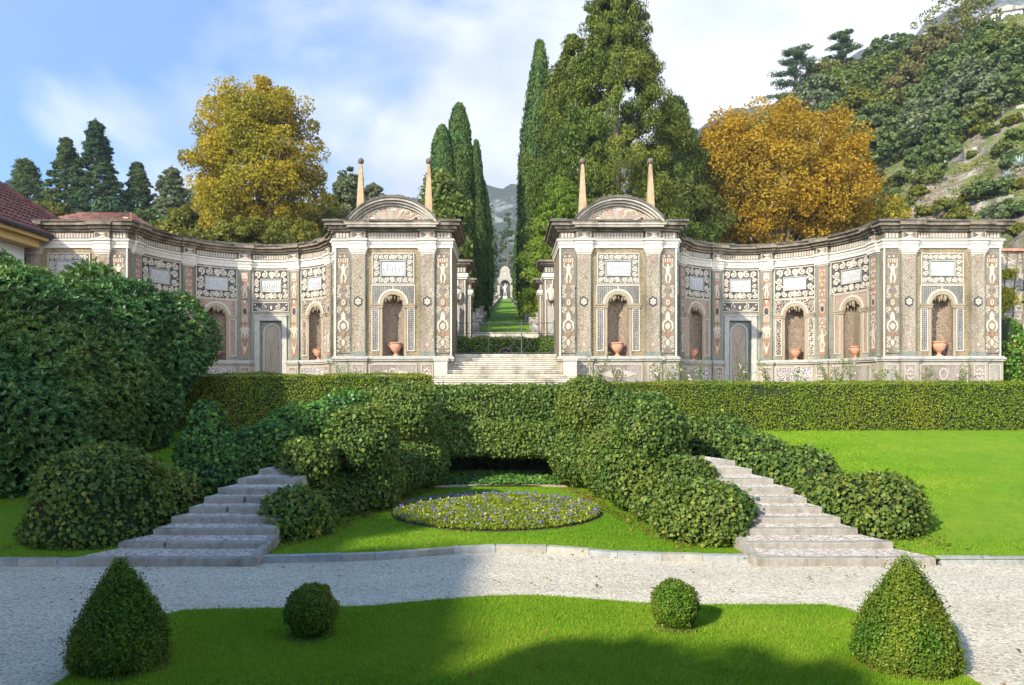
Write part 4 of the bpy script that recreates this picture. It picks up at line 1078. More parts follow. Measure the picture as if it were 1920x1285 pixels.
M['shrub'] = leafmat('shrub_leaf', [(0, (0.031, 0.092, 0.031)), (.5, (0.063, 0.160, 0.049)), (.85, (0.131, 0.248, 0.058)), (1, (0.330, 0.382, 0.053))], .22, .36, .4, (0.193, 0.255, 0.035), .45, .45)
M['blade'] = leafmat('grass_blade', [(0, (.115, .26, .012)), (.5, (.215, .39, .022)), (.9, (.32, .45, .035)), (1, (.42, .43, .07))], .35, .5, .2)
def tones(n, r, bias=0.0): return np.clip(r.beta(2.0, 2.6, n) + bias, 0, 1)
def ivy(name, label, cat, ells, boxes=(), voxel=.11, smooth=3, dens=620, leaf=.085, m='ivy', seed=1, group=None, lump=.05, zmin=None, aspect=.85, tilt=.75):
    t = thing(name, label, cat, (0, 0, 0), group)
    me = blob_mesh('stems', ells, voxel, smooth, boxes)
    v, tr = mesh_arrays(me); r = RNG(seed)
    p, n = sample_tris(v, tr, dens, r)
    if zmin is not None:
        k = p[:, 2] > zmin(p) ; p, n = p[k], n[k]
    lv = vnoise(p, 5.0, seed) * lump + vnoise(p, 13.0, seed + 1) * lump * .5
    p = p + n * (lv + r.normal(0, .042, len(p)) + .015)[:, None]
    so = r.random(len(p)) < .03; p = p + n * (so * np.abs(r.normal(.05, .04, len(p))))[:, None]
    # leaves hang: face outward and a little up
    n2 = n.copy(); n2[:, 2] += .35
    V = leafverts(p, n2, leaf, aspect, tilt, 1.2, r, .12, .5)
    tone = tones(len(p), r) + .10 * vnoise(p, 2.2, seed + 3)
    quads('foliage', V, np.clip(tone, 0, 1), M[m], t)
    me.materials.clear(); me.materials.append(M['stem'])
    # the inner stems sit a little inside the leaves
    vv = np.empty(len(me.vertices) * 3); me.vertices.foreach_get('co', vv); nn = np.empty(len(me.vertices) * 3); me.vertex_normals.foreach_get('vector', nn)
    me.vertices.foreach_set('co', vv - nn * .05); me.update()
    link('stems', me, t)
    return t
def E(px, py, rx, rz, D, ry=None):
    a = rx / F * D; return (X(px, D), D, Z(py, D), a, ry or a * 1.1, rz / F * D)
ivy('ivy_grotto', 'broad ivy covered grotto mound with a low dark opening behind the flower bed', 'ivy mound', [
    E(553, 974, 64, 58, 14.7), E(577, 872, 51, 50, 16.4), E(594, 938, 46, 46, 16.6), E(680, 826, 64, 62, 17.5), E(690, 905, 66, 50, 18.0, 1.0), E(640, 935, 52, 42, 17.2), E(600, 975, 34, 34, 15.9, .8),
    E(764, 776, 64, 56, 21.4, 1.05), E(775, 862, 66, 56, 21.6, 1.0), E(740, 880, 55, 45, 20.0, 1.2), E(705, 790, 50, 60, 22.3, 1.0),
    E(1103, 764, 58, 53, 21.8, 1.0), E(1095, 855, 58, 58, 21.6, 1.0), E(1220, 806, 64, 62, 17.3, 1.05), E(1210, 885, 88, 68, 17.6, 1.2), E(1150, 870, 60, 62, 19.6, 1.2), E(1285, 905, 58, 44, 16.0, .85),
    E(1318, 972, 86, 68, 14.5, 1.15), E(1245, 950, 50, 45, 16.2, 1.0), E(1165, 790, 55, 60, 21.5, 1.0), E(1215, 850, 60, 70, 19.5, 1.2)],
    [(-3.2, 3.0, 22.95, 24.4, -1.35, -.06), (-2.4, 2.2, 21.9, 23.5, -2.02, -1.2), (-3.4, 3.0, 24.1, 24.7, -3.0, -.9)], .08, 2, 880, .076, 'ivy', 3, None, .04)
ivy('ivy_bush', 'large rounded ivy dome with a low tail, left of the left garden steps', 'bush', [(-7.85, 14.4, -2.3, 1.22, 1.22, 1.18), (-7.0, 15.4, -2.32, .66, .85, .56), (-7.8, 14.2, -2.7, 1.28, 1.12, .5)], (), .08, 5, 620, .082, 'ivy', 5, 'ivy bushes at the foot of the steps')
ivy('ivy_bush', 'smaller rounded ivy bush right of the right garden steps, casting a shadow on the lawn', 'bush', [(7.2, 14.5, -2.35, .90, .90, .60), (6.6, 15.4, -2.35, .66, .8, .44), (7.2, 14.4, -2.65, .85, .80, .35)], (), .07, 5, 680, .078, 'ivy', 6, 'ivy bushes at the foot of the steps')
ivy('ivy_balustrade', 'ivy ridge with a pointed cone of ivy rising at its end, beside the left steps', 'ivy ridge', [
    (-7.1, 17.6, -.92, .40, .44, .58), (-7.05, 17.6, -1.6, .72, .75, .70), (-6.3, 17.6, -1.78, .9, .75, .70), (-5.75, 17.9, -1.55, .75, .85, .58), (-6.8, 17.2, -2.1, .92, .75, .48),
    (-5.5, 20.4, -1.05, 1.1, .75, .56), (-4.7, 21.5, -.72, .85, .75, .56), (-6.2, 19.5, -1.5, .75, .75, .48), (-5.3, 19.3, -1.9, .8, 1.0, .5)], (), .09, 5, 560, .088, 'ivy_dark', 7, 'ivy grown balustrades of the steps')
ivy('ivy_balustrade', 'sunlit ivy ridge descending beside the right steps', 'ivy ridge', [(5.6, 19.6, -1.38, .92, .85, .60), (6.25, 18.2, -1.78, .85, .85, .56), (6.8, 17.0, -2.0, .78, .85, .54), (7.0, 16.6, -2.35, .68, .75, .38), (5.9, 19.0, -1.8, .8, .9, .5)], (), .09, 5, 560, .088, 'ivy', 8, 'ivy grown balustrades of the steps')
# ivy carpet at the grotto mouth
r = RNG(15); n = 5200
a = np.column_stack([r.uniform(-2.3, 2.0, n), r.uniform(21.75, 23.4, n), np.zeros(n)]); a[:, 2] = LAWN0 + .04 + (a[:, 1] - 21.7) * .12 + r.random(n) * .08
o = quads('ivy_carpet', leafverts(a, np.tile([0, -.3, 1.0], (n, 1)), .085, .8, .5, .3, r), tones(n, r), M['ivy_dark']); tag(o, kind='stuff')
sheet('grotto_bed', [(-2.6, 21.7), (2.3, 21.7), (2.3, 24.2), (-2.6, 24.2)], lambda x, y: LAWN0 + .03 + (y - 21.7) * .12, M['soil'])
kerb('thin pale stone edging between the central lawn and the grotto mouth', [(-2.1, 21.45), (-1.1, 21.75), (0, 21.86), (1.0, 21.75), (1.9, 21.5)], .14, .05, LAWN0, M['buff'])
def hedge(label, x0, x1, y0, y1, z0, z1, m='hedge', leaf=.05, dens=900, seed=1, name='clipped_hedge', rnd=.14, group='clipped hedges before the theatre', amp=.035):
    t = thing(name, label, 'hedge', (0, 0, 0), group)
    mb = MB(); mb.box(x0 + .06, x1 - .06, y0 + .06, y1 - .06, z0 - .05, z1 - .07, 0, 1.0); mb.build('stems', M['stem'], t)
    r = RNG(seed); ps = []; ns = []
    def face(n_, f, nn):
        u = r.random(n_); w = r.random(n_); ps.append(f(u, w)); ns.append(np.tile(nn, (n_, 1)))
    ax = lambda *c: np.column_stack([np.broadcast_to(q, (len(c[-1]) if hasattr(c[-1], '__len__') else 1,)) if not hasattr(q, '__len__') else q for q in c])
    N = lambda A: int(A * dens)
    n_ = N((x1 - x0) * (z1 - z0)); u, w = r.random(n_), r.random(n_); ps.append(np.column_stack([x0 + (x1 - x0) * u, np.full(n_, y0), z0 + (z1 - z0) * w])); ns.append(np.tile([0, -1, .25], (n_, 1)))
    n_ = N((x1 - x0) * (y1 - y0) * .8); u, w = r.random(n_), r.random(n_); ps.append(np.column_stack([x0 + (x1 - x0) * u, y0 + (y1 - y0) * w, np.full(n_, z1)])); ns.append(np.tile([0, 0, 1], (n_, 1)))
    for xx, q in ((x0, -1), (x1, 1)):
        n_ = N((y1 - y0) * (z1 - z0)); u, w = r.random(n_), r.random(n_); ps.append(np.column_stack([np.full(n_, xx), y0 + (y1 - y0) * u, z0 + (z1 - z0) * w])); ns.append(np.tile([q, 0, .25], (n_, 1)))
    p = np.vstack(ps); nn = nrm(np.vstack(ns).astype(float))
    # soften the arrises
    for ax_, lo, hi in ((1, y0, y1), (0, x0, x1)):
        e = np.minimum(p[:, ax_] - lo, hi - p[:, ax_]); k = np.clip(1 - e / rnd, 0, 1) * np.clip(1 - (z1 - p[:, 2]) / rnd, 0, 1); p[:, 2] -= k * rnd * .35
    p = p + nn * (vnoise(p, 2.2, seed) * amp + vnoise(p, 7, seed + 1) * amp * .8 + r.normal(0, .022, len(p)))[:, None]
    quads('foliage', leafverts(p, nn, leaf, .55, .75, 0, r), np.clip(tones(len(p), r) + .12 * vnoise(p, 1.2, seed + 5), 0, 1), M[m], t)
    return t
hedge('long clipped hedge running right from the ivy grotto to the edge of the garden', 2.0, 18.5, 23.6, 24.75, lawn_z(23.6) - .03, .14, 'hedge', .055, 1000, 31)
hedge('clipped hedge left of the ivy grotto, its far half in shade', -12.2, -2.45, 23.7, 24.75, lawn_z(23.7) - .03, .40, 'hedge', .055, 1000, 32)
hedge('low clipped hedge behind the iron fence', -2.35, 2.35, 33.0, 34.2, 1.30, 2.2, 'box', .07, 600, 33, 'low_hedge', .14, None, .07)
# small arched fountain in front of it
t = thing('stone_fountain', 'small grey arched stone fountain against the low hedge', 'fountain', (0, 32.75, 1.31))
mb = MB(); mb.band(arch(0, .12, .24, 12), arch(0, .12, .33, 12), 0, .22); mb.box(-.33, -.24, 0, .22, 0, .12); mb.box(.24, .33, 0, .22, 0, .12); mb.build('arch', M['slab'], t)
mb = MB(); mb.box(-.26, .26, .1, .2, 0, .34); mb.build('back', M['stem'], t)
mb = MB(); mb.box(-.55, .55, -.35, 0, 0, .12); mb.build('basin', M['grey_stone'], t)
# topiary in the parterre
def topiary(name, label, cat, c, rad, h, kind, seed, group):
    t = thing(name, label, cat, (c[0], c[1], G + .03), group); r = RNG(seed)
    if kind == 'ball': n = int(17000 * (rad / .3) ** 2)
    else: n = 42000
    if kind == 'ball':
        d = nrm(r.normal(size=(n, 3))); d[:, 2] = np.where(d[:, 2] < -.80, -d[:, 2], d[:, 2])
        rr = rad * (1 + .055 * vnoise(d, 5, seed) + .04 * vnoise(d, 11, seed + 1)) + r.normal(0, .016, n) - np.abs(r.normal(0, .018, n))
        p = d * rr[:, None]; p[:, 2] += rad * .92; nn = d
    else:
        f = 1 - np.sqrt(r.random(n)); a = r.random(n) * 2 * PI
        prof = np.interp(f, [0, .10, .30, .55, .78, .92, 1.0], [.84, 1.0, .93, .66, .35, .15, .03])
        rr = rad * prof * (1 + .06 * np.sin(3 * a + 5 * f + seed) + .05 * np.sin(7 * a - 8 * f)) + r.normal(0, .028, n)
        sp = r.random(n) < .05; rr = np.where(sp, rr + np.abs(r.normal(0, .05, n)), rr)
        p = np.column_stack([rr * np.cos(a), rr * np.sin(a), f * h * (1 + .0 * a) + r.normal(0, .02, n) + sp * .03]); nn = np.column_stack([np.cos(a), np.sin(a), np.full(n, .45)])
    quads('foliage', leafverts(p, nn, .029, .55, .8, -.6, r, .12, .5), np.clip(tones(n, r) + .16 * vnoise(p, 6, seed + 2), 0, 1), M['box'], t)
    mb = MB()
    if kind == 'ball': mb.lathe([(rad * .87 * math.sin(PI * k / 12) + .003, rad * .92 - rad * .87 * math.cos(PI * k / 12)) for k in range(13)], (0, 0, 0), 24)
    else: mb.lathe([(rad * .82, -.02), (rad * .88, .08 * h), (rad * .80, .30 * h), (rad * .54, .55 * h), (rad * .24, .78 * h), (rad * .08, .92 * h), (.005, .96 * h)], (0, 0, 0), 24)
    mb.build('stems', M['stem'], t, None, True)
    return t
topiary('topiary_cone', 'shaded clipped box cone at the left corner of the front lawn', 'topiary', (-4.2, 8.05), .455, 1.15, 'cone', 41, 'box topiary on the front lawn')
topiary('topiary_cone', 'sunlit clipped box cone at the right corner of the front lawn', 'topiary', (4.36, 8.05), .485, 1.17, 'cone', 42, 'box topiary on the front lawn')
topiary('topiary_ball', 'shaded clipped box ball on the left of the front lawn', 'topiary', (-2.36, 9.0), .305, 0, 'ball', 43, 'box topiary on the front lawn')
topiary('topiary_ball', 'sunlit golden tinged box ball on the right of the front lawn', 'topiary', (2.13, 9.3), .285, 0, 'ball', 44, 'box topiary on the front lawn')
for (x, y, w, s) in ((-4.12, 8.0, .46, 1), (4.34, 8.0, .47, 2), (-2.36, 8.95, .29, 3), (2.13, 9.25, .28, 4)):
    pts = [(x + w * (1 + .1 * math.sin(3 * k + s)) * math.cos(k * PI / 10), y + w * (1 + .1 * math.sin(2 * k + s)) * math.sin(k * PI / 10)) for k in range(20)]
    sheet('bare_soil', pts, G + .036, M['soil'])
# flower bed
FB = (-.2, 17.4); FR = 2.42
ring = [(FB[0] + (FR + .06) * math.cos(k * PI / 24), FB[1] + (FR + .06) * math.sin(k * PI / 24)) for k in range(48)]
sheet('flower_bed_soil', ring, LAWN0 + .012, M['soil'])
r = RNG(77); n = 34000
rad = FR * np.sqrt(r.random(n)); a = r.random(n) * 2 * PI
hgt = .11 * (1 - (rad / FR) ** 4) ; zz = LAWN0 + .03 + (.05 + hgt) * (r.random(n) ** .5)
M['pansy'] = leafmat('pansy_leaf', [(0, (.10, .17, .015)), (.5, (.24, .32, .03)), (.85, (.42, .45, .05)), (1, (.60, .54, .09))], .35, .5, .25)
p = np.column_stack([FB[0] + rad * np.cos(a), FB[1] + rad * np.sin(a), zz])
o = quads('bedding_foliage', leafverts(p, np.tile([0, -.25, 1.0], (n, 1)), .062, .5, .8, -.2, r), tones(n, r), M['pansy']); tag(o, kind='stuff')
n = 760; rad = FR * np.sqrt(r.random(n)) ** .75; a = r.random(n) * 2 * PI; 
p = np.column_stack([FB[0] + rad * np.cos(a), FB[1] + rad * np.sin(a), LAWN0 + .105 + .11 * (1 - (rad / FR) ** 4) + r.uniform(-.01, .035, n)])
M['petal'] = leafmat('violet_petal', [(0, (.11, .07, .32)), (.55, (.19, .13, .44)), (.80, (.30, .25, .52)), (.82, (.52, .50, .20)), (.92, (.62, .52, .10)), (1, (.55, .50, .30))], .25, .6, .1)
tn = r.random(n); edge = (p[:, 1] > FB[1] + .9) & (rad > 1.5); tn[edge] *= .78
o = quads('violet_flowers', leafverts(p, np.tile([0, -.7, .8], (n, 1)), .046, .95, .5, 0, r), tn, M['petal']); tag(o, kind='stuff')
# mown grass blades on the lawns
def inpoly(x, y, poly):
    c = np.zeros(len(x), bool); m = len(poly); j = m - 1
    for i in range(m):
        xi, yi = poly[i]; xj, yj = poly[j]
        k = ((yi > y) != (yj > y)) & (x < (xj - xi) * (y - yi) / (yj - yi + 1e-12) + xi); c ^= k; j = i
    return c
def blades(name, x0, x1, y0, y1, n, zf, keep, L, w, seed):
    r = RNG(seed); x = r.uniform(x0, x1, n); y = r.uniform(y0, y1, n); k = keep(x, y); x, y = x[k], y[k]; n = len(x)
    z = zf(x, y); a = r.random(n) * 2 * PI; ln = L * r.uniform(.5, 1.3, n); lean = r.normal(0, .45, (n, 2)) * ln[:, None]
    V = np.empty((n, 3, 3)); dx, dy = np.cos(a) * w, np.sin(a) * w
    V[:, 0] = np.column_stack([x - dx, y - dy, z - .004]); V[:, 1] = np.column_stack([x + dx, y + dy, z - .004]); V[:, 2] = np.column_stack([x + lean[:, 0], y + lean[:, 1], z + ln])
    p = np.column_stack([x, y, z])
    o = quads(name, V.reshape(-1, 3), np.clip(tones(n, r) + .20 * vnoise(p, .8, seed) + .13 * vnoise(p, 3, seed + 1) + .08 * vnoise(p, 9, seed + 2), 0, 1), M['blade'], None, None, 3); return tag(o, kind='stuff')
blades('grass', -4.8, 5.0, 6.9, 10.8, 210000, lambda x, y: np.full(len(x), G + .03), lambda x, y: inpoly(x, y, par) & (np.abs(x / y) < .72), .034, .0042, 1)
flz = lambda x, y: np.full(len(x), LAWN0)
blades('grass', -4.6, 4.6, 12.8, 22.0, 150000, flz, lambda x, y: inpoly(x, y, cl) & ((x - FB[0]) ** 2 + (y - FB[1]) ** 2 > (FR + .05) ** 2) & (y < 21.5), .038, .006, 2)
lz = np.vectorize(lawn_z)
blades('grass', 4.5, 18, 12.75, 24, 190000, lambda x, y: lz(y) + .0, lambda x, y: (x > np.interp(y, [q[0] for q in xo], [q[1] for q in xo]) + .02) & (x / y < .73), .042, .008, 3)
blades('grass', -14, -4.5, 12.75, 23, 70000, lambda x, y: lz(y) + .0, lambda x, y: (-x > np.interp(y, [q[0] for q in xo], [q[1] for q in xo]) + .02) & (x / y > -.72), .042, .008, 4)
# ------------------------------------------------------------------ the great shrub on the left
def great_shrub():
    t = thing('great_shrub', 'huge billowing dark green shrub hiding the left wing, in the shade of the house', 'shrub', (0, 0, 0))
    ells = [(-13.5, 20.2, -.3, 4.0, 4.0, 3.45), (-10.3, 22.4, 1.25, 1.35, 1.3, 1.25), (-11.3, 21.4, 1.5, 1.6, 1.6, 1.4), (-11.5, 19.4, -.9, 1.75, 2.1, 1.7), (-12.4, 17.4, -1.2, 2.6, 2.2, 1.8), (-14.8, 17.0, -.2, 2.5, 2.3, 2.4), (-11.2, 21.4, .3, 1.4, 1.4, 1.2),
            (-15.5, 22.0, 2.0, 2.2, 1.9, 1.8), (-12.7, 22.4, 2.0, 1.4, 1.4, 1.4), (-12.5, 18.6, 1.0, 1.5, 1.3, 1.1), (-14.6, 18.2, 1.9, 1.6, 1.3, 1.1), (-13.6, 15.9, -1.6, 1.8, 1.3, 1.2)]
    me = blob_mesh('branches', ells, .2, 2)
    v, tr = mesh_arrays(me); r = RNG(51); p, n = sample_tris(v, tr, 120, r)
    k = (p[:, 2] > lz(p[:, 1]) - .1) & (n[:, 1] < .55); p, n = p[k], n[k]
    p = p + n * (vnoise(p, 1.7, 5) * .22 + vnoise(p, 4.2, 6) * .13 + r.normal(0, .07, len(p)) + .05)[:, None]
    m = len(p); q = 8
    ax = nrm(nrm(n) + .45 * r.normal(size=(m, 3)) + np.array([0, -.1, .35]))
    ref = nrm(np.cross(ax, r.normal(size=(m, 3)))); ref2 = np.cross(ax, ref)
    A = np.repeat(ax, q, 0); R1 = np.repeat(ref, q, 0); R2 = np.repeat(ref2, q, 0); C = np.repeat(p, q, 0)
    ang = (np.tile(np.arange(q), m) * 2.4 + r.random(m * q) * .5); op = r.uniform(.45, 1.15, m * q)
    d = nrm(A * np.cos(op)[:, None] + (R1 * np.cos(ang)[:, None] + R2 * np.sin(ang)[:, None]) * np.sin(op)[:, None])
    L = .155 * r.uniform(.7, 1.3, m * q)[:, None]
    b = nrm(np.cross(d, A)) ; up = np.cross(b, d)
    V = np.empty((m * q, 4, 3)); V[:, 0] = C; V[:, 1] = C + d * L * .55 + b * L * .15 + up * L * .05; V[:, 2] = C + d * L - A * L * .12; V[:, 3] = C + d * L * .55 - b * L * .15 + up * L * .05
    tn = np.clip(np.repeat(tones(m, r), q) * .7 + .3 * r.random(m * q) + .12 * np.repeat(vnoise(p, 1.1, 9), q), 0, 1)
    quads('foliage', V.reshape(-1, 3), tn, M['shrub'], t)
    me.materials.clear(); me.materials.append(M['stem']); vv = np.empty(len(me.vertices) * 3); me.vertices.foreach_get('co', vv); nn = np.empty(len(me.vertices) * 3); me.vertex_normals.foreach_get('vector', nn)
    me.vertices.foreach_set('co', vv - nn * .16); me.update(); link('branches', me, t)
great_shrub()

r = RNG(140); n = 1500
a = np.concatenate([np.interp(r.random(900), [0, .3, .6, 1], [13.4, 16.5, 19.0, 21.3]), r.uniform(13.2, 15.6, 600)])
xl = np.concatenate([np.interp(a[:450], [13.4, 14.3, 17.6, 19.6, 21.3], [-4.2, -3.75, -3.0, -2.6, -1.9]), np.interp(a[450:900], [13.2, 14.8, 17.3, 19.4, 21.3], [3.4, 2.9, 2.5, 2.2, 1.8]), np.where(r.random(600) < .5, r.uniform(6.2, 8.2, 600), r.uniform(-9.2, -6.9, 600))])
p = np.column_stack([xl + r.normal(0, .12, n), a + r.normal(0, .08, n), np.zeros(n)]); p[:, 2] = np.where(np.abs(p[:, 0]) < 4.4, LAWN0, lz(p[:, 1])) + .03
q = r.uniform(size=(320, 2)) * np.array([22, 8.5]) + np.array([-11, 7.2]); q = np.column_stack([q, np.full(320, G + .045)]); q[q[:, 1] > 12.4, 2] = LAWN0 + .05
p = np.vstack([p, q[np.abs(q[:, 0]) < 10]]); n = len(p)
M['litter'] = leafmat('fallen_leaf', [(0, (.12, .06, .025)), (.6, (.26, .15, .05)), (1, (.42, .30, .07))], .1, .7, .1)
tag(quads('fallen_leaves', leafverts(p, np.tile([0, 0, 1.0], (n, 1)), .07, .7, .25, 0, r), tones(n, r), M['litter']), kind='stuff')
# ------------------------------------------------------------------ houses
M['house_wall'] = stone('house_plaster', (.66, .67, .68), (.76, .77, .78), 3, None, .9, .1)
M['soffit'] = stone('ochre_soffit', (.50, .33, .12), (.60, .42, .18), 3, None, .8, .1)
M['gutter'] = stone('dark_gutter', (.03, .028, .028), (.05, .045, .045), 5, None, .5, .1)
def tilemat(name, a, b_, c_):
    m, t, b, out = mat(name); co = objco(t)
    v = voro(t, mmap(t, co, (5, 3.2, 3.2)), 1.0); s = nd(t, 'ShaderNodeSeparateColor'); t.links.new(v.outputs['Color'], s.inputs[0])
    col = ramp_(t, s.outputs[0], [(0, a), (.5, b_), (1, c_)]); col = mixc(t, .6, col, ramp_(t, noise(t, co, 3, 5), [(.3, (.5, .5, .5)), (.7, (1, 1, 1))]), 'MULTIPLY')
    t.links.new(col, b.inputs['Base Color']); b.inputs['Roughness'].default_value = .8
    return m
M['tile'] = tilemat('dark_red_tile', (.075, .028, .024), (.125, .045, .036), (.17, .062, .048))
M['tile_pale'] = tilemat('pale_red_tile', (.34, .13, .08), (.44, .19, .12), (.52, .28, .19))
def tiled(mb, A, B, C, D, rows, cols, lift=.05):
    """barrel tiles over the quad A-B (eave) to D-C (ridge)"""
    A, B, C, D = map(Vector, (A, B, C, D)); nr = (B - A).cross(D - A).normalized()
    if nr.z < 0: nr = -nr
    sub = 4
    vs = []; W_ = cols * sub + 1
    fs = []
    for j in range(rows):
        for e in (0, 1):
            v = (j + e * 1.0) / rows
            L_, R_ = A.lerp(D, v), B.lerp(C, v); h = .035 if e == 0 else 0
            for i in range(W_):
                u = i / (W_ - 1); vs.append(tuple(L_.lerp(R_, u) + nr * (lift * abs(math.sin(PI * u * cols)) + h)))
    for j in range(rows):
        o = 2 * j * W_
        for i in range(W_ - 1): fs.append((o + i, o + i + 1, o + W_ + i + 1, o + W_ + i))
    mb.add(vs, fs)
t = thing('house', 'white house with dark red tiled roof and ochre eaves beside the left pavilion', 'house', (-22, 18, G))
def hz(z): return z - G
mb = MB(); mb.box(-5.0, 3.45, -12, 10.5, 0, hz(5.9)); mb.build('wall', M['house_wall'], t)
mb = MB(); mb.box(-5.2, 4.25, -12, 10.75, hz(5.62), hz(5.78)); mb.box(3.45, 4.0, -12, 10.55, hz(5.35), hz(5.62)); mb.build('eaves', M['soffit'], t)
mb = MB(); mb.tube([(4.34, -12, hz(5.83)), (4.34, 10.8, hz(5.83))], .09, 10); mb.build('gutter', M['gutter'], t)
mb = MB()
ez = hz(5.86)
tiled(mb, (4.3, 15.4, ez), (4.3, -12, ez), (-1.6, -12, hz(10.4)), (-1.6, 9.5, hz(10.4)), 20, 100)
tiled(mb, (-7.5, 15.4, ez), (4.3, 15.4, ez), (-1.6, 9.5, hz(10.4)), (-1.65, 9.5, hz(10.4)), 16, 40)
tiled(mb, (-7.5, -12, ez), (-7.5, 15.4, ez), (-1.6, 9.5, hz(10.4)), (-1.6, -12, hz(10.4)), 16, 90)
rf = mb.build('roof', M['tile'], t)
mb = MB(); mb.tube([(4.3, 15.4, ez + .1), (-1.6, 9.5, hz(10.5))], .12, 10); mb.tube([(-1.6, 9.5, hz(10.5)), (-1.6, -12, hz(10.5))], .12, 10); mb.build('ridge_tiles', M['tile'], rf)
t = thing('house', 'low building with a pale red tiled roof and small chimney behind the left pavilion', 'house', (-22, 40, 0))
mb = MB(); mb.box(-5, 1.6, 0, 8, 0, 8.5); mb.build('wall', M['house_wall'], t)
mb = MB(); tiled(mb, (-5.3, -.4, 8.4), (2.0, -.4, 8.4), (-.3, 4, 10.3), (-3.3, 4, 10.3), 14, 34); tiled(mb, (2.0, -.4, 8.4), (2.0, 8.4, 8.4), (-.3, 4, 10.3), (-.3, 3.9, 10.3), 14, 34); rf = mb.build('roof', M['tile_pale'], t)
mb = MB(); mb.box(1.1, 1.32, .5, .8, 8.4, 9.2); mb.box(1.06, 1.36, .46, .84, 9.2, 9.28); mb.build('chimney', M['terracotta'], rf)
# the villa behind and beside the camera: out of frame, it throws the shade over the left of the garden
M['villa'] = stone('villa_plaster', (.60, .56, .48), (.68, .64, .56), 2, None, .9, .1)
t = thing('villa', 'tall plastered villa standing beside the gravel walk, out of the picture on the left', 'villa', (-29.5, -12, G))
mb = MB(); mb.box(-9, 9, -16, 3, 0, 16.6); mb.box(-9, 9, 3, 17, 0, 14.7); mb.build('wall', M['villa'], t)
mb = MB(); tiled(mb, (9.5, -16.5, 16.8), (9.5, 3.5, 16.8), (4, 0, 17.8), (4, -13, 17.8), 12, 60); mb.box(-9.5, 9.5, -16.5, 3.5, 16.6, 16.8); mb.box(-9.5, 9.5, 3.5, 17.5, 14.7, 14.9); rf = mb.build('roof', M['tile'], t)
M['glass'] = stone('window_glass', (.03, .035, .04), (.05, .055, .06), 2, None, .1, .0)
for k in range(5):
    for j in range(3):
        mb = MB(); mb.box(9.0, 9.05, -13 + k * 6, -11.8 + k * 6, 2 + j * 4, 4 + j * 4); wv = mb.build('window', M['glass'], t)
t = thing('villa', 'lower villa wing standing behind the viewpoint, out of the picture', 'villa', (4, -11, G))
mb = MB(); mb.box(-15.2, 22, -5, 5, 0, 9.9); mb.build('wall', M['villa'], t)
mb = MB(); mb.box(-15.5, 22.3, -5.2, 5.2, 9.9, 10.1); tiled(mb, (22.3, 5.2, 10.1), (-15.5, 5.2, 10.1), (-11, 1, 11.0), (17, 1, 11.0), 10, 110); mb.build('roof', M['tile'], t)
# old boundary wall at the right with creeper
M['oldwall'] = mosaic('old_wall_masonry', [(.30, .26, .20), (.40, .35, .28), (.24, .21, .17), (.36, .33, .28)], 2.6, (.42, .38, .31), .07, (.16, .15, .11), .7, 1.0, 1.0, (1, 1, 2.0))
t = thing('garden_wall', 'old rough stone wall with a tiled coping right of the end pavilion', 'wall', (0, 0, 0))
mb = MB(); mb.box(19.4, 40, 31.5, 32.3, -.2, 5.75); mb.build('masonry', M['oldwall'], t)
mb = MB(); mb.box(19.3, 40, 31.35, 32.45, 5.75, 5.86); mb.box(19.3, 40, 31.4, 32.4, 3.3, 3.36) if False else None; mb.build('coping', M['tile_pale'], t)
# ------------------------------------------------------------------ foliage makers
M['plane_gold'] = leafmat('golden_plane_leaf', [(0, (0.172, 0.138, 0.016)), (.4, (0.322, 0.253, 0.021)), (.75, (0.483, 0.345, 0.021)), (.92, (0.391, 0.230, 0.023)), (1, (0.276, 0.127, 0.023))], .42, .55, .2, (0.196, 0.218, 0.025), .16, .75)
M['plane_orange'] = leafmat('orange_plane_leaf', [(0, (0.216, 0.128, 0.015)), (.4, (0.376, 0.231, 0.017)), (.75, (0.484, 0.299, 0.022)), (1, (0.269, 0.128, 0.022))], .42, .55, .2, (0.223, 0.172, 0.022), .16, .6)
M['conifer'] = leafmat('conifer_spray', [(0, (0.033, 0.061, 0.013)), (.45, (0.078, 0.117, 0.018)), (.8, (0.136, 0.167, 0.024)), (1, (0.221, 0.207, 0.027))], .10, .6, .15, (0.170, 0.160, 0.020), .13, .55)
M['conifer_bright'] = leafmat('bright_conifer_spray', [(0, (0.067, 0.120, 0.018)), (.45, (0.133, 0.200, 0.024)), (.8, (0.209, 0.270, 0.030)), (1, (0.285, 0.300, 0.040))], .28, .6, .15)  # lighter, yellower green for the drooping conifer and the nearest right-bank shrubs
M['cypress'] = leafmat('cypress_spray', [(0, (0.030, 0.067, 0.021)), (.5, (0.060, 0.115, 0.030)), (1, (0.125, 0.175, 0.041))], .18, .6, .15, (0.117, 0.136, 0.026), .3, .5)
M['fir'] = leafmat('fir_spray', [(0, (0.018, 0.045, 0.026)), (.5, (0.041, 0.083, 0.042)), (.85, (0.081, 0.127, 0.045)), (1, (0.190, 0.210, 0.045))], .18, .6, .15, (0.220, 0.239, 0.037), .10, .35)
M['broad'] = leafmat('oak_leaf', [(0, (0.047, 0.083, 0.019)), (.5, (0.108, 0.151, 0.032)), (1, (0.238, 0.248, 0.048))], .28, .55, .2, (0.194, 0.156, 0.035), .11, .55)
M['broad_dark'] = leafmat('holm_oak_leaf', [(0, (0.037, 0.073, 0.024)), (.5, (0.084, 0.128, 0.037)), (1, (0.184, 0.213, 0.060))], .22, .5, .25, (0.132, 0.160, 0.051), .12, .5)
M['broad_grey'] = leafmat('olive_grey_leaf', [(0, (0.057, 0.078, 0.038)), (.5, (0.129, 0.156, 0.073)), (1, (0.229, 0.247, 0.117))], .25, .5, .25)
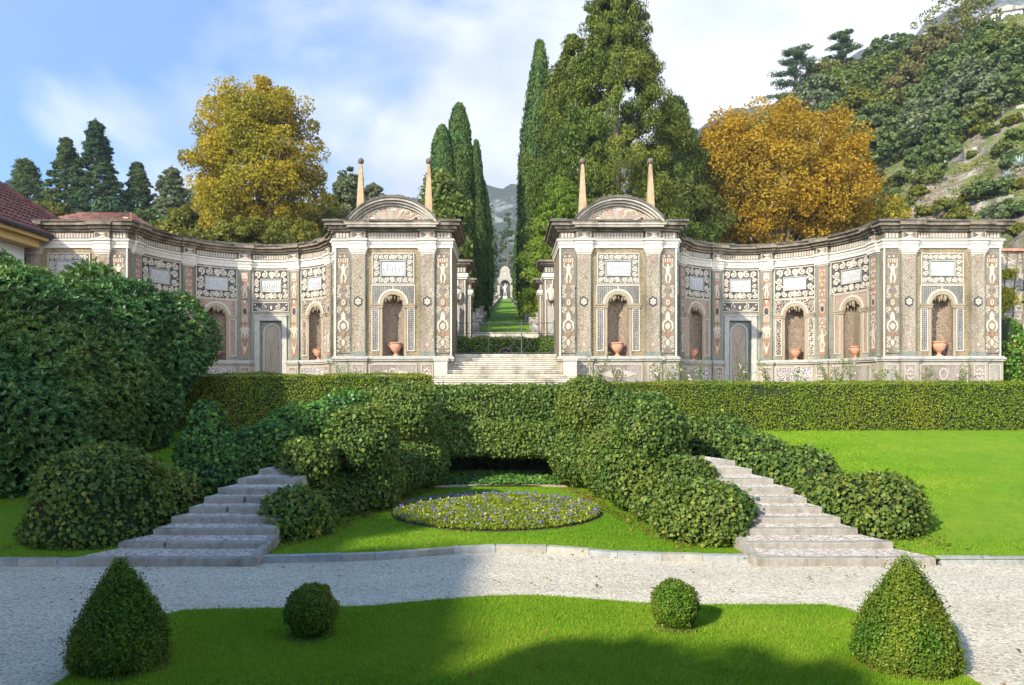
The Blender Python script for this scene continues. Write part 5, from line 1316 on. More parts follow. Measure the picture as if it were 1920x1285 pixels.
M['broad_yel'] = leafmat('yellowing_leaf', [(0, (.07, .085, .014)), (.5, (.15, .155, .022)), (1, (.26, .23, .03))], .3, .55, .2)
M['broad_brown'] = leafmat('bronze_leaf', [(0, (0.063, 0.059, 0.025)), (.5, (0.139, 0.125, 0.042)), (1, (0.239, 0.221, 0.070))], .3, .55, .2)
M['red_leaf'] = leafmat('red_leaf', [(0, (.12, .03, .02)), (1, (.30, .08, .05))], .3, .55, .2)
def limbs(t, base, tips, r0, mat_, name='trunk', seed=0, up=.55, straight=.0):
    mb = MB(); r = random.Random(seed)
    b = Vector(base)
    top = b + Vector((0, 0, max(1.0, (max(p[2] for p in tips) - b.z)) * up))
    mb.tube([b, b.lerp(top, .35) + Vector((r.uniform(-.1, .1), 0, 0)), b.lerp(top, .7), top], [r0, r0 * .8, r0 * .6, r0 * .4], 9)
    for p in tips:
        p = Vector(p); f = r.uniform(.35, .95); s = b.lerp(top, f); mid = s.lerp(p, .5) + Vector((r.uniform(-.3, .3), r.uniform(-.3, .3), (p - s).length * .12))
        q = r0 * (.42 - .2 * f); mb.tube([s, s.lerp(mid, .5) + Vector((0, 0, .1)), mid, p], [q, q * .75, q * .5, q * .15], 6)
    return mb.build(name, mat_, t, None, True)
def clumps(C, Rr, per, leaf, r, aspect=.75, tilt=.9, flat=.75, droop=0, outward=.6, centre=None):
    """leaf faces gathered in rounded clumps"""
    n = len(C); idx = np.repeat(np.arange(n), per)
    d = nrm(r.normal(size=(len(idx), 3))); rad = (.45 + .55 * r.random(len(idx)) ** .5)
    off = d * (rad * Rr[idx])[:, None]; off[:, 2] *= flat
    p = C[idx] + off; nn = d * outward + np.array([0, 0, .35])
    if centre is not None: nn = nn + nrm(p - centre) * .5
    V = leafverts(p, nn, leaf, aspect, tilt, droop, r)
    return V, idx, p
def broadleaf(name, label, base, centre, rad, ncl, per, leaf, mat_, trunk, seed, crad=.2, group=None, cat='tree', lump=.22, shell=.45, nl=16, tr=.35, up=.55, flat=.75, bias=0, boxy=False):
    """base, centre: world points; rad: crown radii"""
    t = thing(name, label, cat, base, group); r = RNG(seed); B = np.array(base); c = np.array(centre) - B; R = np.array(rad)
    d = nrm(r.normal(size=(ncl, 3)))
    f = (shell + (1 - shell) * r.random(ncl) ** .6)
    env = 1 + lump * vnoise(d, 2.6, seed) + lump * .5 * vnoise(d, 6, seed + 1)
    if boxy: env = env * .93 / (np.abs(d) ** 3).sum(1) ** (1 / 3)
    C = c + d * R * (f * env)[:, None]
    C = C[C[:, 2] > .1 * R[2] - 0.0 if False else C[:, 2] > .25]
    ncl = len(C)
    Rr = R.mean() * crad * r.uniform(.65, 1.35, ncl)
    V, idx, p = clumps(C, Rr, per, leaf, r, centre=c, flat=flat)
    tone = np.clip(tones(len(p), r) * .6 + (.4 * r.random(ncl))[idx] + .1 * vnoise(p, 1.5 / max(.5, R.mean() / 5), seed) + bias, 0, 1)
    quads('crown', V, tone, M[mat_], t)
    pick = r.choice(ncl, size=min(nl, ncl), replace=False)
    limbs(t, (0, 0, -.3), [tuple(C[i]) for i in pick], tr, M[trunk], 'trunk', seed, up)
    return t
def conifer(name, label, base, h, rad, seed, mat_='fir', ncl=260, per=70, leaf=.28, shape='cone', group=None, crad=.13, taper=1.0, low=.08, droop=.5, cat='tree', jag=.35, lean=(0, 0), flat=.5, tone0=0):
    t = thing(name, label, cat, base, group); r = RNG(seed)
    f = low + (1 - low) * np.minimum(.985, r.random(ncl) ** 1.1) if shape == 'cone' else low + (1 - low) * r.random(ncl)
    if shape == 'cone': prof = (1 - f) ** taper * (1 + .0 * f) + .04
    elif shape == 'column': prof = np.interp(f, [0, .12, .35, .6, .8, .92, 1], [.75, .95, 1.0, .85, .55, .30, .06])
    else: prof = np.interp(f, [0, .1, .3, .55, .75, .9, 1], [.55, .85, 1.0, .9, .62, .35, .10])
    a = r.random(ncl) * 2 * PI
    br = 1 + jag * np.sin(a * 3 + f * 23 + seed) * .5 + jag * (r.random(ncl) - .5)
    rr = rad * prof * br * (.35 + .65 * r.random(ncl) ** .45)
    C = np.column_stack([rr * np.cos(a) + lean[0] * f, rr * np.sin(a) + lean[1] * f, f * h - .25 * rr * droop])
    Rr = rad * crad * r.uniform(.7, 1.4, ncl) * (.55 + .6 * prof)
    if shape == 'cone':
        k = 40; ft = r.uniform(.86, 1.0, k); at_ = r.random(k) * 2 * PI; rt = rad * (1.02 - ft) * .5
        C = np.vstack([C, np.column_stack([rt * np.cos(at_), rt * np.sin(at_), ft * h])]); Rr = np.concatenate([Rr, .12 + rad * (1.02 - ft) * .28]); a = np.concatenate([a, at_]); ncl += k
    idx = np.repeat(np.arange(ncl), per); m = len(idx)
    d = nrm(r.normal(size=(m, 3))); rd = .4 + .6 * r.random(m) ** .5
    out = np.column_stack([np.cos(a), np.sin(a), np.full(ncl, -.25 * droop)])[idx]
    off = d * (rd * Rr[idx])[:, None]; off[:, 2] *= flat; off += out * (r.random(m) * Rr[idx] * .9)[:, None]; off[:, 2] -= droop * .35 * r.random(m) * Rr[idx]
    p = C[idx] + off
    V = leafverts(p, out * .7 + np.array([0, 0, .6]) + d * .3, leaf, .30, .75, droop * 1.3, r)
    tone = np.clip(tones(m, r) * .65 + (.35 * r.random(ncl))[idx] + .12 * vnoise(p, .9, seed) + tone0, 0, 1)
    quads('crown', V, tone, M[mat_], t)
    mb = MB(); mb.tube([(0, 0, -.5), (lean[0] * .4, lean[1] * .4, h * .4), (lean[0] * .95, lean[1] * .95, h * .97)], [rad * .11 + .08, rad * .07 + .05, .02], 8)
    for i in r.choice(ncl, size=min(26, ncl), replace=False):
        q = C[i]; z = q[2] + .1 * rad; mb.tube([(lean[0] * z / h, lean[1] * z / h, z), tuple(q)], [rad * .018 + .02, .012], 5)
    mb.build('trunk', M['bark'], t, None, True)
    return t
def cypress(label, base, h, rad, seed, mat_='cypress', n=16000, leaf=.3, group='columnar cypresses beside the grass alley', tipw=.05, prof=None):
    t = thing('cypress_tree', label, 'cypress', base, group); r = RNG(seed)
    f = r.random(n) ** 1.15; a = r.random(n) * 2 * PI
    pf = prof or [(0, .7), (.1, .92), (.35, 1.0), (.6, .86), (.8, .60), (.92, .34), (1, tipw)]
    pr = np.interp(f, [q[0] for q in pf], [q[1] for q in pf])
    d3 = np.column_stack([np.cos(a), np.sin(a), f * h / rad * .35])
    rr = rad * pr * (1 + .09 * vnoise(d3, 4, seed) + .07 * vnoise(d3, 11, seed + 1)) + r.normal(0, .05 * rad, n)
    p = np.column_stack([rr * np.cos(a), rr * np.sin(a), f * h]); nn = np.column_stack([np.cos(a), np.sin(a), np.full(n, .15)])
    V = leafverts(p, nn, leaf, .38, .45, -2.2, r)
    quads('crown', V, np.clip(tones(n, r) + .16 * vnoise(d3, 5, seed + 2), 0, 1), M[mat_], t)
    mb = MB(); mb.lathe([(max(.01, rad * q[1] * .86), h * q[0] * .985) for q in pf], (0, 0, 0), 16); mb.build('branches', M['stem'], t, None, True)
    mb = MB(); mb.tube([(0, 0, -1.0), (0, 0, h * .3)], [rad * .2, rad * .12], 8); mb.build('trunk', M['bark'], t)
    return t
# ------------------------------------------------------------------ terrain behind the theatre
def sstep(x, a, b):
    t = np.clip((x - a) / (b - a), 0, 1); return t * t * (3 - 2 * t)
def terr(x, y):
    x = np.asarray(x, float); y = np.asarray(y, float)
    base = 3.05 + .1336 * np.clip(y - 45, 0, 150) + .03 * np.clip(y - 195, 0, 400)
    base = base - .004 * np.clip(-x - 8, 0, 100) * np.clip(y - 45, 0, 60) / 10
    hill = .75 * np.clip(x - 31, 0, None) * sstep(x, 24, 40) + .35 * np.clip(y - 70, 0, None) * sstep(x, 30, 46)
    z = base + hill
    cap = 53.0 + .02 * (y - 100)
    z = np.where(z > cap - 8, cap - 8 + 8 * np.tanh((z - cap + 8) / 8 * .8), z)
    near = sstep(x, 30, 42)
    z = z + near * (1.0 * np.sin(x * .31 + y * .17) + .7 * np.sin(x * .63 - y * .41) + .5 * np.sin(y * .8 + x * .2) + .35 * np.sin(x * 1.7 + y * .9) * np.sin(y * 1.3))
    return z
def hit(px, py, d0=46, d1=320):
    """walk out along a sight line to where it meets the hillside"""
    D = np.arange(d0, d1, .5); x = (px - 948) / F * D; z = (725 - py) / F * D
    k = np.nonzero(terr(x, D) >= z)[0]
    d = D[k[0]] if len(k) else None
    return None if d is None else (float((px - 948) / F * d), float(d), float(terr((px - 948) / F * d, d)))
m, t, b, out = mat('hillside'); co = geoco(t); M['hill'] = m
n1_ = noise(t, co, .22, 6, .65); n2_ = noise(t, co, 1.6, 6, .7); n3_ = noise(t, mmap(t, co, (1, 1, 2.4)), .5, 8, .7, 1.2)
c = ramp_(t, n2_, [(.3, (.07, .095, .018)), (.55, (.13, .155, .03)), (.75, (.20, .18, .06))])
rock = ramp_(t, n3_, [(.35, (.11, .085, .06)), (.5, (.24, .19, .14)), (.65, (.40, .36, .30))])
fm = ramp_(t, n1_, [(.47, (0, 0, 0)), (.56, (1, 1, 1))])
c = mixc(t, fm, c, rock); t.links.new(c, b.inputs['Base Color']); b.inputs['Roughness'].default_value = .95
bump(t, b, n3_, .9, .8)
mb = MB(); xs_ = np.concatenate([np.arange(-190, 20, 7), np.arange(20, 120, 1.6), np.arange(120, 300, 8)]); ys_ = np.concatenate([np.arange(45.05, 160, 1.8), np.arange(160, 420, 8)])
XX, YY = np.meshgrid(xs_, ys_); ZZ = terr(XX, YY) - .02
nx = len(xs_); mb.add([tuple(q) for q in np.column_stack([XX.ravel(), YY.ravel(), ZZ.ravel()])], [(j * nx + i, j * nx + i + 1, (j + 1) * nx + i + 1, (j + 1) * nx + i) for j in range(len(ys_) - 1) for i in range(nx - 1)])
gs(mb, 'hillside', M['hill'])
mb = MB(); mb.box(-60, -2.2, 44.7, 45.05, .2, 3.1); mb.box(2.2, 60, 44.7, 45.05, .2, 3.1); mb.box(-2.2, 2.2, 44.6, 45.3, .2, 3.27); gs(mb, 'terrace_bank', M['cstep'], 'structure', False)
# far mountains
prof = [(-1400, 470), (-300, 470), (0, 452), (180, 432), (300, 400), (350, 346), (420, 400), (560, 392), (640, 372), (700, 392), (800, 372), (900, 352), (945, 349), (990, 345), (1100, 330), (1250, 270), (1370, 210), (1500, 168), (1640, 88), (1740, 40), (1850, -12), (1990, -60), (2300, -90), (3200, -60)]
def far_z(x, y):
    px = 948 + x * F / 1000.0; H = np.interp(px, [p[0] for p in prof], [(725 - p[1]) / F * 1000 for p in prof])
    k = np.clip((y - 430) / 570, 0, 1); rg = 1 + .05 * np.sin(x * .031 + y * .013) * k + .035 * np.sin(x * .071 - y * .027) + .02 * np.sin(x * .19 + y * .05)
    return 24 + (H * 1.0 - 24) * (k ** 1.25) * (1 if np.isscalar(k) else 1) * (1 + (rg - 1) * (1 - k * .75))
m, t, b, out = mat('far_slope'); co = geoco(t); M['far'] = m
n1_ = noise(t, co, .016, 8, .7); n2_ = noise(t, mmap(t, co, (1, 1, 2)), .05, 8, .75, 1.0)
c = ramp_(t, noise(t, co, .12, 5, .7), [(.35, (.018, .035, .012)), (.65, (.075, .09, .03))])
c = mixc(t, ramp_(t, n1_, [(.50, (0, 0, 0)), (.60, (1, 1, 1))]), c, ramp_(t, n2_, [(.35, (.22, .20, .18)), (.65, (.58, .55, .50))]))
t.links.new(c, b.inputs['Base Color']); b.inputs['Roughness'].default_value = 1.0; bump(t, b, noise(t, co, .15, 6, .75), 1.0, 9)
mb = MB(); xs_ = np.arange(-1500, 1900, 11.0); ys_ = np.concatenate([np.arange(420, 1000, 14), [1000, 1040, 1100]]); XX, YY = np.meshgrid(xs_, ys_)
ZZ = far_z(XX, np.minimum(YY, 1000)); ZZ = ZZ + RNG(4).normal(0, 1.6, ZZ.shape) * np.clip((YY - 430) / 300, 0, 1); ZZ[YY > 1000] -= (YY[YY > 1000] - 1000) * .3
nx = len(xs_); mb.add([tuple(q) for q in np.column_stack([XX.ravel(), YY.ravel(), ZZ.ravel()])], [(j * nx + i, j * nx + i + 1, (j + 1) * nx + i + 1, (j + 1) * nx + i) for j in range(len(ys_) - 1) for i in range(nx - 1)])
gs(mb, 'far_mountain', M['far'])
# ------------------------------------------------------------------ grass alley climbing to the far niche
def al_z(d): return 3.27 + .1336 * (d - 45)
mb = MB()
for a, c in zip(np.arange(45.3, 178, 6), np.arange(51.3, 184, 6)):
    w0, w1 = np.interp(a, [45, 180], [1.62, 1.06]), np.interp(c, [45, 180], [1.62, 1.06])
    mb.add([(-w0, a, al_z(a) + .05), (w0, a, al_z(a) + .05), (w1, c, al_z(c) + .05), (-w1, c, al_z(c) + .05)], [(0, 1, 2, 3)])
gs(mb, 'alley_lawn', M['far_lawn'], 'structure', False)
for sg, lab in ((-1, 'stepped stone cascade wall along the left side of the grass alley'), (1, 'stepped stone cascade wall along the right side of the grass alley')):
    t = thing('cascade_wall', lab, 'cascade', (0, 0, 0), 'stone cascades of the alley'); r = random.Random(8 + sg)
    mb = MB(); cp = MB()
    for k in range(34):
        d = 46.5 + k * 3.9; w = np.interp(d, [45, 180], [1.66, 1.08]); z = al_z(d)
        a, c = w + .02, w + .62
        mb.box(min(sg * a, sg * c), max(sg * a, sg * c), d, d + 3.9, z - .6, z + .62 + r.uniform(-.04, .04))
        cp.box(min(sg * (a - .05), sg * (c + .3)), max(sg * (a - .05), sg * (c + .3)), d, d + 3.6, z + .64, z + .74); 
        if k % 2 == 0: cp.lathe([(.05, 0), (.16, .06), (.10, .2), (.20, .42), (.27, .5), (.22, .5)], (sg * (c - .2), d + .4, z + .74), 12)
    mb.build('wall', M['grey_stone'], t); cp.build('coping', M['pediment'], t)
    t = thing('stone_basin', ('left' if sg < 0 else 'right') + ' scalloped stone basin at the foot of the grass alley', 'basin', (sg * 2.15, 45.55, 3.27), 'basins at the foot of the alley')
    mb = MB(); mb.lathe([(.12, 0), (.30, .05), (.46, .2), (.55, .36), (.58, .42), (.52, .42), (.40, .25)], (0, 0, 0), 18); mb.build('bowl', M['ledge'], t, None, True)
    mb = MB(); 
    for k in range(7): mb.lathe([(.004, -.12), (.14, -.06), (.17, .03), (.10, .12), (.004, .15)], ((k % 3 - 1) * .27, .5 + .25 * (k // 3), .34 + .14 * (k // 3)), 8)
    mb.build('cascade_rocks', M['pediment'], t, None, True)
t = thing('garden_niche', 'pale stone niche building closing the far end of the grass alley', 'niche', (-.15, 181, al_z(180)))
mb = MB(); ar = arch(0, 3.5, 1.25, 14)
for sg in (-1, 1): mb.box(min(sg * 1.25, sg * 1.85), max(sg * 1.25, sg * 1.85), 0, 1.4, -.5, 3.5)
for a, c in zip(ar[:-1], ar[1:]): mb.add([(a[0], 0, a[1]), (c[0], 0, c[1]), (c[0] * 1.48, 0, 4.85), (a[0] * 1.48, 0, 4.85)], [(0, 1, 2, 3)])
mb.box(-1.75, 1.75, .01, 1.4, 4.8, 5.0); mb.prism([(-1.6, 5.0), (1.6, 5.0), (1.25, 5.9), (1.15, 7.0), (-1.15, 7.0), (-1.25, 5.9)], 0, 1.2); mb.prism(arch(0, 7.0, 1.15, 10), 0, 1.2)
mb.box(-2.6, -1.85, .1, 1.2, -.5, 1.6); mb.box(1.85, 2.6, .1, 1.2, -.5, 1.6); mb.build('front', M['tile_wall'] if 'tile_wall' in M else M['plinth_stone'], t)
mb = MB(); mb.box(-1.9, 1.9, -.12, .0, 4.85, 5.05); mb.box(-1.3, 1.3, -.12, .0, 7.0, 7.15); mb.ell(0, 6.3, .35, .35, -.05, .0); mb.build('mouldings', M['ledge'], t)
mb = MB(); mb.box(-1.3, 1.3, 1.5, 1.6, -.5, 5); mb.build('recess', M['slab'], t)
t = thing('marble_statue', 'white marble statue standing in the niche at the end of the alley', 'statue', (-.15, 180.9, al_z(180)))
mb = MB(); mb.box(-.5, .5, -.4, .4, -.2, .8); mb.build('plinth', M['marble'], t)
ch = [(0, 0, 1.0), (.02, 0, 1.35), (.02, 0, 1.7), (.03, 0, 1.95), (.05, -.03, 2.15), (.06, -.03, 2.3), (.12, 0, .95), (.2, 0, .45), (.22, -.02, .02), (-.12, 0, .95), (-.16, -.05, .48), (-.2, 0, .02), (.28, 0, 1.68), (.42, -.05, 1.95), (.36, -.05, 2.25), (-.24, 0, 1.66), (-.40, -.05, 1.4), (-.36, -.2, 1.15)]
skin_figure('figure', ch, [.20, .18, .21, .08, .13, .09, .13, .09, .06, .13, .09, .06, .09, .07, .05, .09, .07, .05], [(0, 1), (1, 2), (2, 3), (3, 4), (4, 5), (0, 6), (6, 7), (7, 8), (0, 9), (9, 10), (10, 11), (2, 12), (12, 13), (13, 14), (2, 15), (15, 16), (16, 17)], M['marble'], t, (0, 0, .8), 2, 1.35)
# ------------------------------------------------------------------ trees
def at(px, py_top, D, zbase=None):
    """base point and height of a tree whose top shows at (px, py_top)"""
    x = X(px, D); zb = float(terr(x, D)) if zbase is None else zbase
    return (x, D, zb), Z(py_top, D) - zb
# trees beside the villa, out of frame, whose crowns soften the edge of its shade
for i, (x, y, top, rr) in enumerate(((-10.4, -5.0, 10.7, 1.4), (-9.0, -5.2, 10.2, 1.1), (-3.5, -5.2, 10.9, 1.7), (3.0, -5.0, 11.1, 1.8), (-18.9, -14.0, 14.9, 1.3), (-18.7, -10.5, 15.4, 1.2), (-18.6, -6.0, 14.9, 1.4), (-18.5, -1.5, 14.2, 1.3))):
    broadleaf('villa_tree', 'leafy tree beside the villa, out of the picture', (x, y, G), (x, y, G + top - rr), (rr, rr * .8, rr), 70, 60, .2, 'broad', 'bark', 700 + i, .3, 'trees beside the villa', nl=6, tr=.15)
# golden planes
b, h = at(492, 138, 58)
broadleaf('plane_tree', 'tall yellow and green autumn plane tree behind the left wing', b, (X(480, 58), 58, Z(312, 58)), (5.1, 4.6, 7.0), 380, 190, .20, 'plane_gold', 'bark', 61, .15, 'autumn plane trees', lump=.09, shell=.42, nl=40, tr=.45, up=.7, boxy=True, flat=.9)
b, h = at(1470, 190, 60)
broadleaf('plane_tree', 'broad orange gold plane tree behind the right wing', b, (X(1468, 60), 60, Z(345, 60)), (7.0, 5.8, 6.6), 480, 190, .20, 'plane_orange', 'plane_bark', 62, .15, 'autumn plane trees', lump=.08, shell=.45, nl=40, tr=.5, up=.55, flat=.9)
b, h = at(1350, 230, 66)
broadleaf('plane_tree', 'smaller golden plane tree between the tall conifers and the broad orange plane', b, (X(1352, 66), 66, Z(345, 66)), (3.4, 3.2, 5.6), 170, 110, .27, 'plane_orange', 'plane_bark', 63, .18, 'autumn plane trees', lump=.12, nl=18, tr=.3)
b, h = at(400, 330, 55)
broadleaf('golden_understorey', 'low yellow foliage below the tall plane, just above the left wing', b, (X(490, 53), 53, Z(446, 53)), (4.6, 2.5, 1.2), 130, 130, .2, 'broad_yel', 'bark', 64, .2, None, 'bushes', nl=10, tr=.15)
# big conifers by the alley
b, h = at(1155, -60, 56)
conifer('tall_conifer', 'tallest ragged conifer, its top cut by the picture, behind the right pedimented pavilion', b, h, 4.5, 71, 'conifer', 1150, 170, .25, 'bushy', 'big conifers right of the alley', .105, droop=1.4, jag=.6, flat=1.1)
b, h = at(1075, 65, 60)
conifer('tall_conifer', 'shaggy conifer leaning against the tallest one, on the alley side', b, h, 3.4, 72, 'conifer', 520, 150, .25, 'bushy', 'big conifers right of the alley', .14, droop=1.4, jag=.55, flat=1.1)
b, h = at(1262, 185, 58)
conifer('tall_conifer', 'shorter dark conifer between the tallest conifer and the golden planes', b, h, 3.5, 73, 'broad', 500, 150, .25, 'bushy', 'big conifers right of the alley', .14, droop=1.3, jag=.55, flat=1.1)
b, h = at(1052, 330, 52)
conifer('weeping_conifer', 'bright yellow green drooping conifer right beside the alley', b, h, 2.1, 74, 'conifer_bright', 300, 200, .24, 'bushy', None, .22, droop=1.2, jag=.4)
cypress('tall pointed cypress rising at the left edge of the big conifers', at(1012, 78, 66)[0], at(1012, 78, 66)[1], 2.05, 75, 'cypress', 34000, .36, tipw=.03, prof=[(0, .8), (.2, 1), (.5, .86), (.75, .55), (.9, .30), (1, .06)])
for (px, top, D, rad, lab, sd) in ((829, 236, 56, 1.0, 'round topped cypress, leftmost of the three beside the left pediment', 76), (861, 195, 60, 1.15, 'tallest of the three cypresses beside the left pediment', 77), (893, 264, 66, 1.05, 'slender cypress, rightmost of the three beside the left pediment', 78)):
    b, h = at(px, top, D); cypress(lab, b, h, rad, sd, 'cypress', 22000, .30, tipw=.12, prof=[(0, .9), (.3, 1), (.6, 1.0), (.8, .84), (.92, .60), (.98, .32), (1, .1)] if sd != 78 else [(0, .95), (.4, 1), (.65, .82), (.85, .46), (.95, .22), (1, .06)])
b, h = at(907, 340, 80); cypress('thin dark cypress farther up the left side of the alley', b, h, .95, 79, 'cypress', 12000, .34)
b, h = at(974, 405, 120); cypress('slim blue green cypress farther up the right side of the alley', b, h, 1.0, 80, 'cypress', 12000, .36)
b, h = at(952, 400, 192); conifer('far_cypress', 'small bluish conifer against the far cliff above the niche', b, h, 2.4, 81, 'fir', 120, 60, .5, 'bushy', None, .25)
for (px, py, D, rx, rz, sd, mt, lab) in ((878, 470, 50, 1.5, 3.2, 82, 'broad', 'dark leafy tree at the left entrance of the alley'), (905, 505, 64, 1.5, 3.6, 83, 'broad_dark', 'dark evergreen screening the middle of the alley on the left'), (922, 480, 92, 2.1, 6.0, 84, 'broad_brown', 'bronze tinted tree farther up the left side of the alley'), (930, 475, 130, 2.6, 8.5, 85, 'broad_dark', 'shadowy tree near the far niche on the left'), (978, 500, 84, 2.2, 5.0, 86, 'conifer', 'dull green tree along the right of the alley behind the drooping conifer'), (972, 500, 124, 2.6, 7.0, 87, 'broad_dark', 'dark tree near the far niche on the right')):
    x = X(px, D); zb = float(terr(x, D))
    sx = -1 if px < 948 else 1
    x = sx * max(abs(x), 2.7 + rx * 1.05 - (D - 45) * .004)
    broadleaf('alley_tree', lab, (x, D, zb), (x, D, Z(py, D)), (rx, rx * 1.8, max(rz, Z(py, D) - zb - .2)), 170, 70, .30 if D < 100 else .5, mt, 'bark', sd, .26, 'trees lining the grass alley', nl=8, tr=.2, lump=.15)
for k, (D, px_, mt) in enumerate(((50, 868, 'broad'), (72, 888, 'broad_dark'), (112, 922, 'broad_dark'))):
    x = X(px_, D); zb = float(terr(x, D)); x = -(3.3 + D * .005 + .6); broadleaf('alley_shrub', 'dark clipped shrub on the left bank of the alley', (x, D, zb), (x, D, zb + 1.8), (1.1 + D * .004, 2.2 + D * .03, 1.5), 110, 70, .26 + D * .001, mt, 'bark', 190 + k, .28, 'shrubs massed on the left bank of the alley', 'shrub', nl=5, tr=.1)
for k, (D, px_) in enumerate(((50, 1024), (60, 1003), (78, 990), (110, 977), (150, 966))):
    x = X(px_, D); zb = float(terr(x, D)); x = 3.3 + D * .005 + .5; broadleaf('alley_shrub', 'loose green shrub on the right bank of the alley', (x, D, zb), (x, D, zb + 1.4), (1.2 + D * .004, 3.2 + D * .06, 2.0), 110, 70, .26 + D * .001, 'conifer_bright' if k < 2 else 'conifer', 'bark', 200 + k, .28, 'shrubs massed on the right bank of the alley', 'shrub', nl=5, tr=.1)
# firs at the left
for (px, top, D, rad, lab, sd, low, tp) in ((48, 298, 82, 8.0, 'broad low fir at the far left above the dark red roof', 91, .0, 1.0), (124, 258, 80, 5.2, 'fir just left of the tallest fir on the left skyline', 92, 0, 1.05), (180, 226, 76, 5.6, 'tallest fir of the left skyline', 93, 0, 1.0), (258, 303, 78, 3.6, 'dark conifer between the tallest fir and the grey green one', 94, 0, .8), (322, 313, 74, 3.9, 'grey green conifer beside the yellow plane tree', 95, 0, .7)):
    b, h = at(px, top, D); conifer('fir_tree', lab, b, h, rad, sd, 'fir' if sd != 95 else 'broad_grey', 1300, 60, .30, 'cone', 'firs on the left skyline', .07, taper=tp, droop=.6, jag=.55)
for (px, py, D, rx, rz, mt, lab, sd) in ((90, 410, 74, 2.2, 1.6, 'broad_yel', 'yellow green shrubby tree below the firs, above the pale red roof', 96), (215, 412, 70, 2.4, 1.7, 'fir', 'dark bushy evergreen just above the left pavilion', 97), (290, 442, 66, 2.8, 1.8, 'broad_dark', 'bushy green tree just above the end of the left wing', 98), (345, 440, 62, 2.4, 2.0, 'broad_yel', 'pale green shrub under the left edge of the plane tree', 99), (652, 375, 74, 1.6, 2.6, 'broad_grey', 'small pine like tree between the plane tree and the left obelisk', 100), (700, 372, 78, 1.1, 1.2, 'broad_grey', 'small light tree behind the left pediment', 101), (600, 425, 70, 3.5, 2.2, 'broad_yel', 'low yellow green trees between the plane and the left pediment', 102), (780, 420, 66, 3, 2.0, 'broad', 'low green trees hidden behind the left pediment', 103), (1330, 425, 64, 4, 2.5, 'plane_orange', 'low golden bushes above the start of the right wing', 104), (1590, 430, 62, 4, 2.2, 'plane_gold', 'low yellow green bushes above the end of the right wing', 105)):
    x = X(px, D); zb = float(terr(x, D)); broadleaf('background_tree', lab, (x, D, zb), (x, D, Z(py, D)), (rx, rx, rz), 120, 80, .30, mt, 'bark', sd, .24, None, nl=10, tr=.2)
# ------------------------------------------------------------------ wooded hillside on the right
kinds = {'a': ('broad', 'hillside_tree', 'rounded mid green tree on the wooded hillside'), 'd': ('broad_dark', 'hillside_tree', 'dark evergreen oak on the wooded hillside'), 'g': ('broad_grey', 'hillside_tree', 'grey green tree on the wooded hillside'), 'y': ('broad_yel', 'hillside_tree', 'yellowing tree on the wooded hillside'), 'b': ('broad_brown', 'hillside_tree', 'bronze tree on the wooded hillside')}
tl = [  # px, py of crown centre, radius in px, kind
 (1480, 215, 34, 'a'), (1530, 190, 42, 'g'), (1560, 230, 38, 'd'), (1590, 165, 42, 'a'), (1612, 210, 40, 'y'), (1650, 160, 46, 'a'), (1700, 165, 40, 'b'), (1640, 240, 44, 'd'), (1690, 215, 46, 'a'), (1740, 200, 42, 'd'), (1735, 245, 42, 'g'), (1590, 262, 34, 'd'), (1660, 285, 38, 'd'), (1700, 265, 40, 'd'), (1780, 150, 46, 'd'), (1760, 105, 40, 'b'), (1815, 120, 42, 'd'), (1850, 110, 40, 'a'), (1890, 125, 38, 'd'), (1830, 165, 50, 'g'), (1800, 205, 46, 'g'), (1860, 185, 44, 'g'), (1900, 175, 34, 'd'), (1780, 250, 36, 'd'), (1840, 222, 30, 'a'), (1545, 150, 30, 'y'), (1500, 240, 26, 'd'), (1700, 85, 38, 'd'), (1660, 110, 36, 'd'), (1890, 80, 26, 'a'), (1845, 75, 26, 'd'), (1765, 285, 26, 'd'), (1720, 300, 22, 'd'), (1620, 275, 26, 'a'), (1460, 250, 26, 'y')]
cnt = {}
bright = {'a': 'mid green', 'd': 'dark', 'g': 'grey green', 'y': 'yellowing', 'b': 'bronze'}
for i, (px, py, rp, k) in enumerate(tl):
    q = hit(px, py + rp * .75)
    if q is None: q = hit(px, py + rp * 1.4)
    if q is None: continue
    D = q[1]; R = rp / F * D; mt, nm, lab = kinds[k]
    broadleaf(nm, lab, (q[0], D, q[2] - .3), (q[0], D, q[2] + R * .85), (R * 1.02, R * 1.0, R * .95), 90, 60, .42, mt, 'bark', 300 + i, .24, {'a': 'mid green', 'd': 'dark evergreen', 'g': 'grey green', 'y': 'yellowing', 'b': 'bronze'}[k] + ' trees of the wooded hillside', nl=7, tr=.25, lump=.18, shell=.5, flat=.65)
# cedars on the crest, open tree at the top
def cedar(label, px, top, bot, wpx, D, seed):
    x = X(px, D); zb = Z(bot, D) ; h = Z(top, D) - zb; w = wpx / F * D
    t = thing('cedar_tree', label, 'cedar', (x, D, zb), 'cedars on the hill crest'); r = RNG(seed); Cs = []
    mb = MB(); mb.tube([(0, 0, -3), (0, 0, h * .5), (.2, 0, h * .98)], [.5, .32, .06], 8)
    for k in range(20):
        f = .18 + .8 * k / 19; a = k * 2.4; L = w * (1.05 - .75 * f) * r.uniform(.7, 1.1)
        e = np.array([L * math.cos(a), L * math.sin(a), f * h + L * .10]); mb.tube([(0, 0, f * h), tuple(e * np.array([.5, .5, 1])), tuple(e)], [.13, .09, .03], 5)
        for s in np.linspace(.3, 1.0, 6): Cs.append(np.array([e[0] * s, e[1] * s, f * h + L * .10 * s + .1]) + r.normal(0, .25, 3) * np.array([1, 1, .3]))
    C = np.array(Cs); V, idx, p = clumps(C, np.full(len(C), w * .17), 60, .40, r, .4, .6, .35, 0)
    quads('crown', V, np.clip(tones(len(p), r), 0, 1), M['fir'], t); mb.build('trunk', M['bark'], t, None, True)
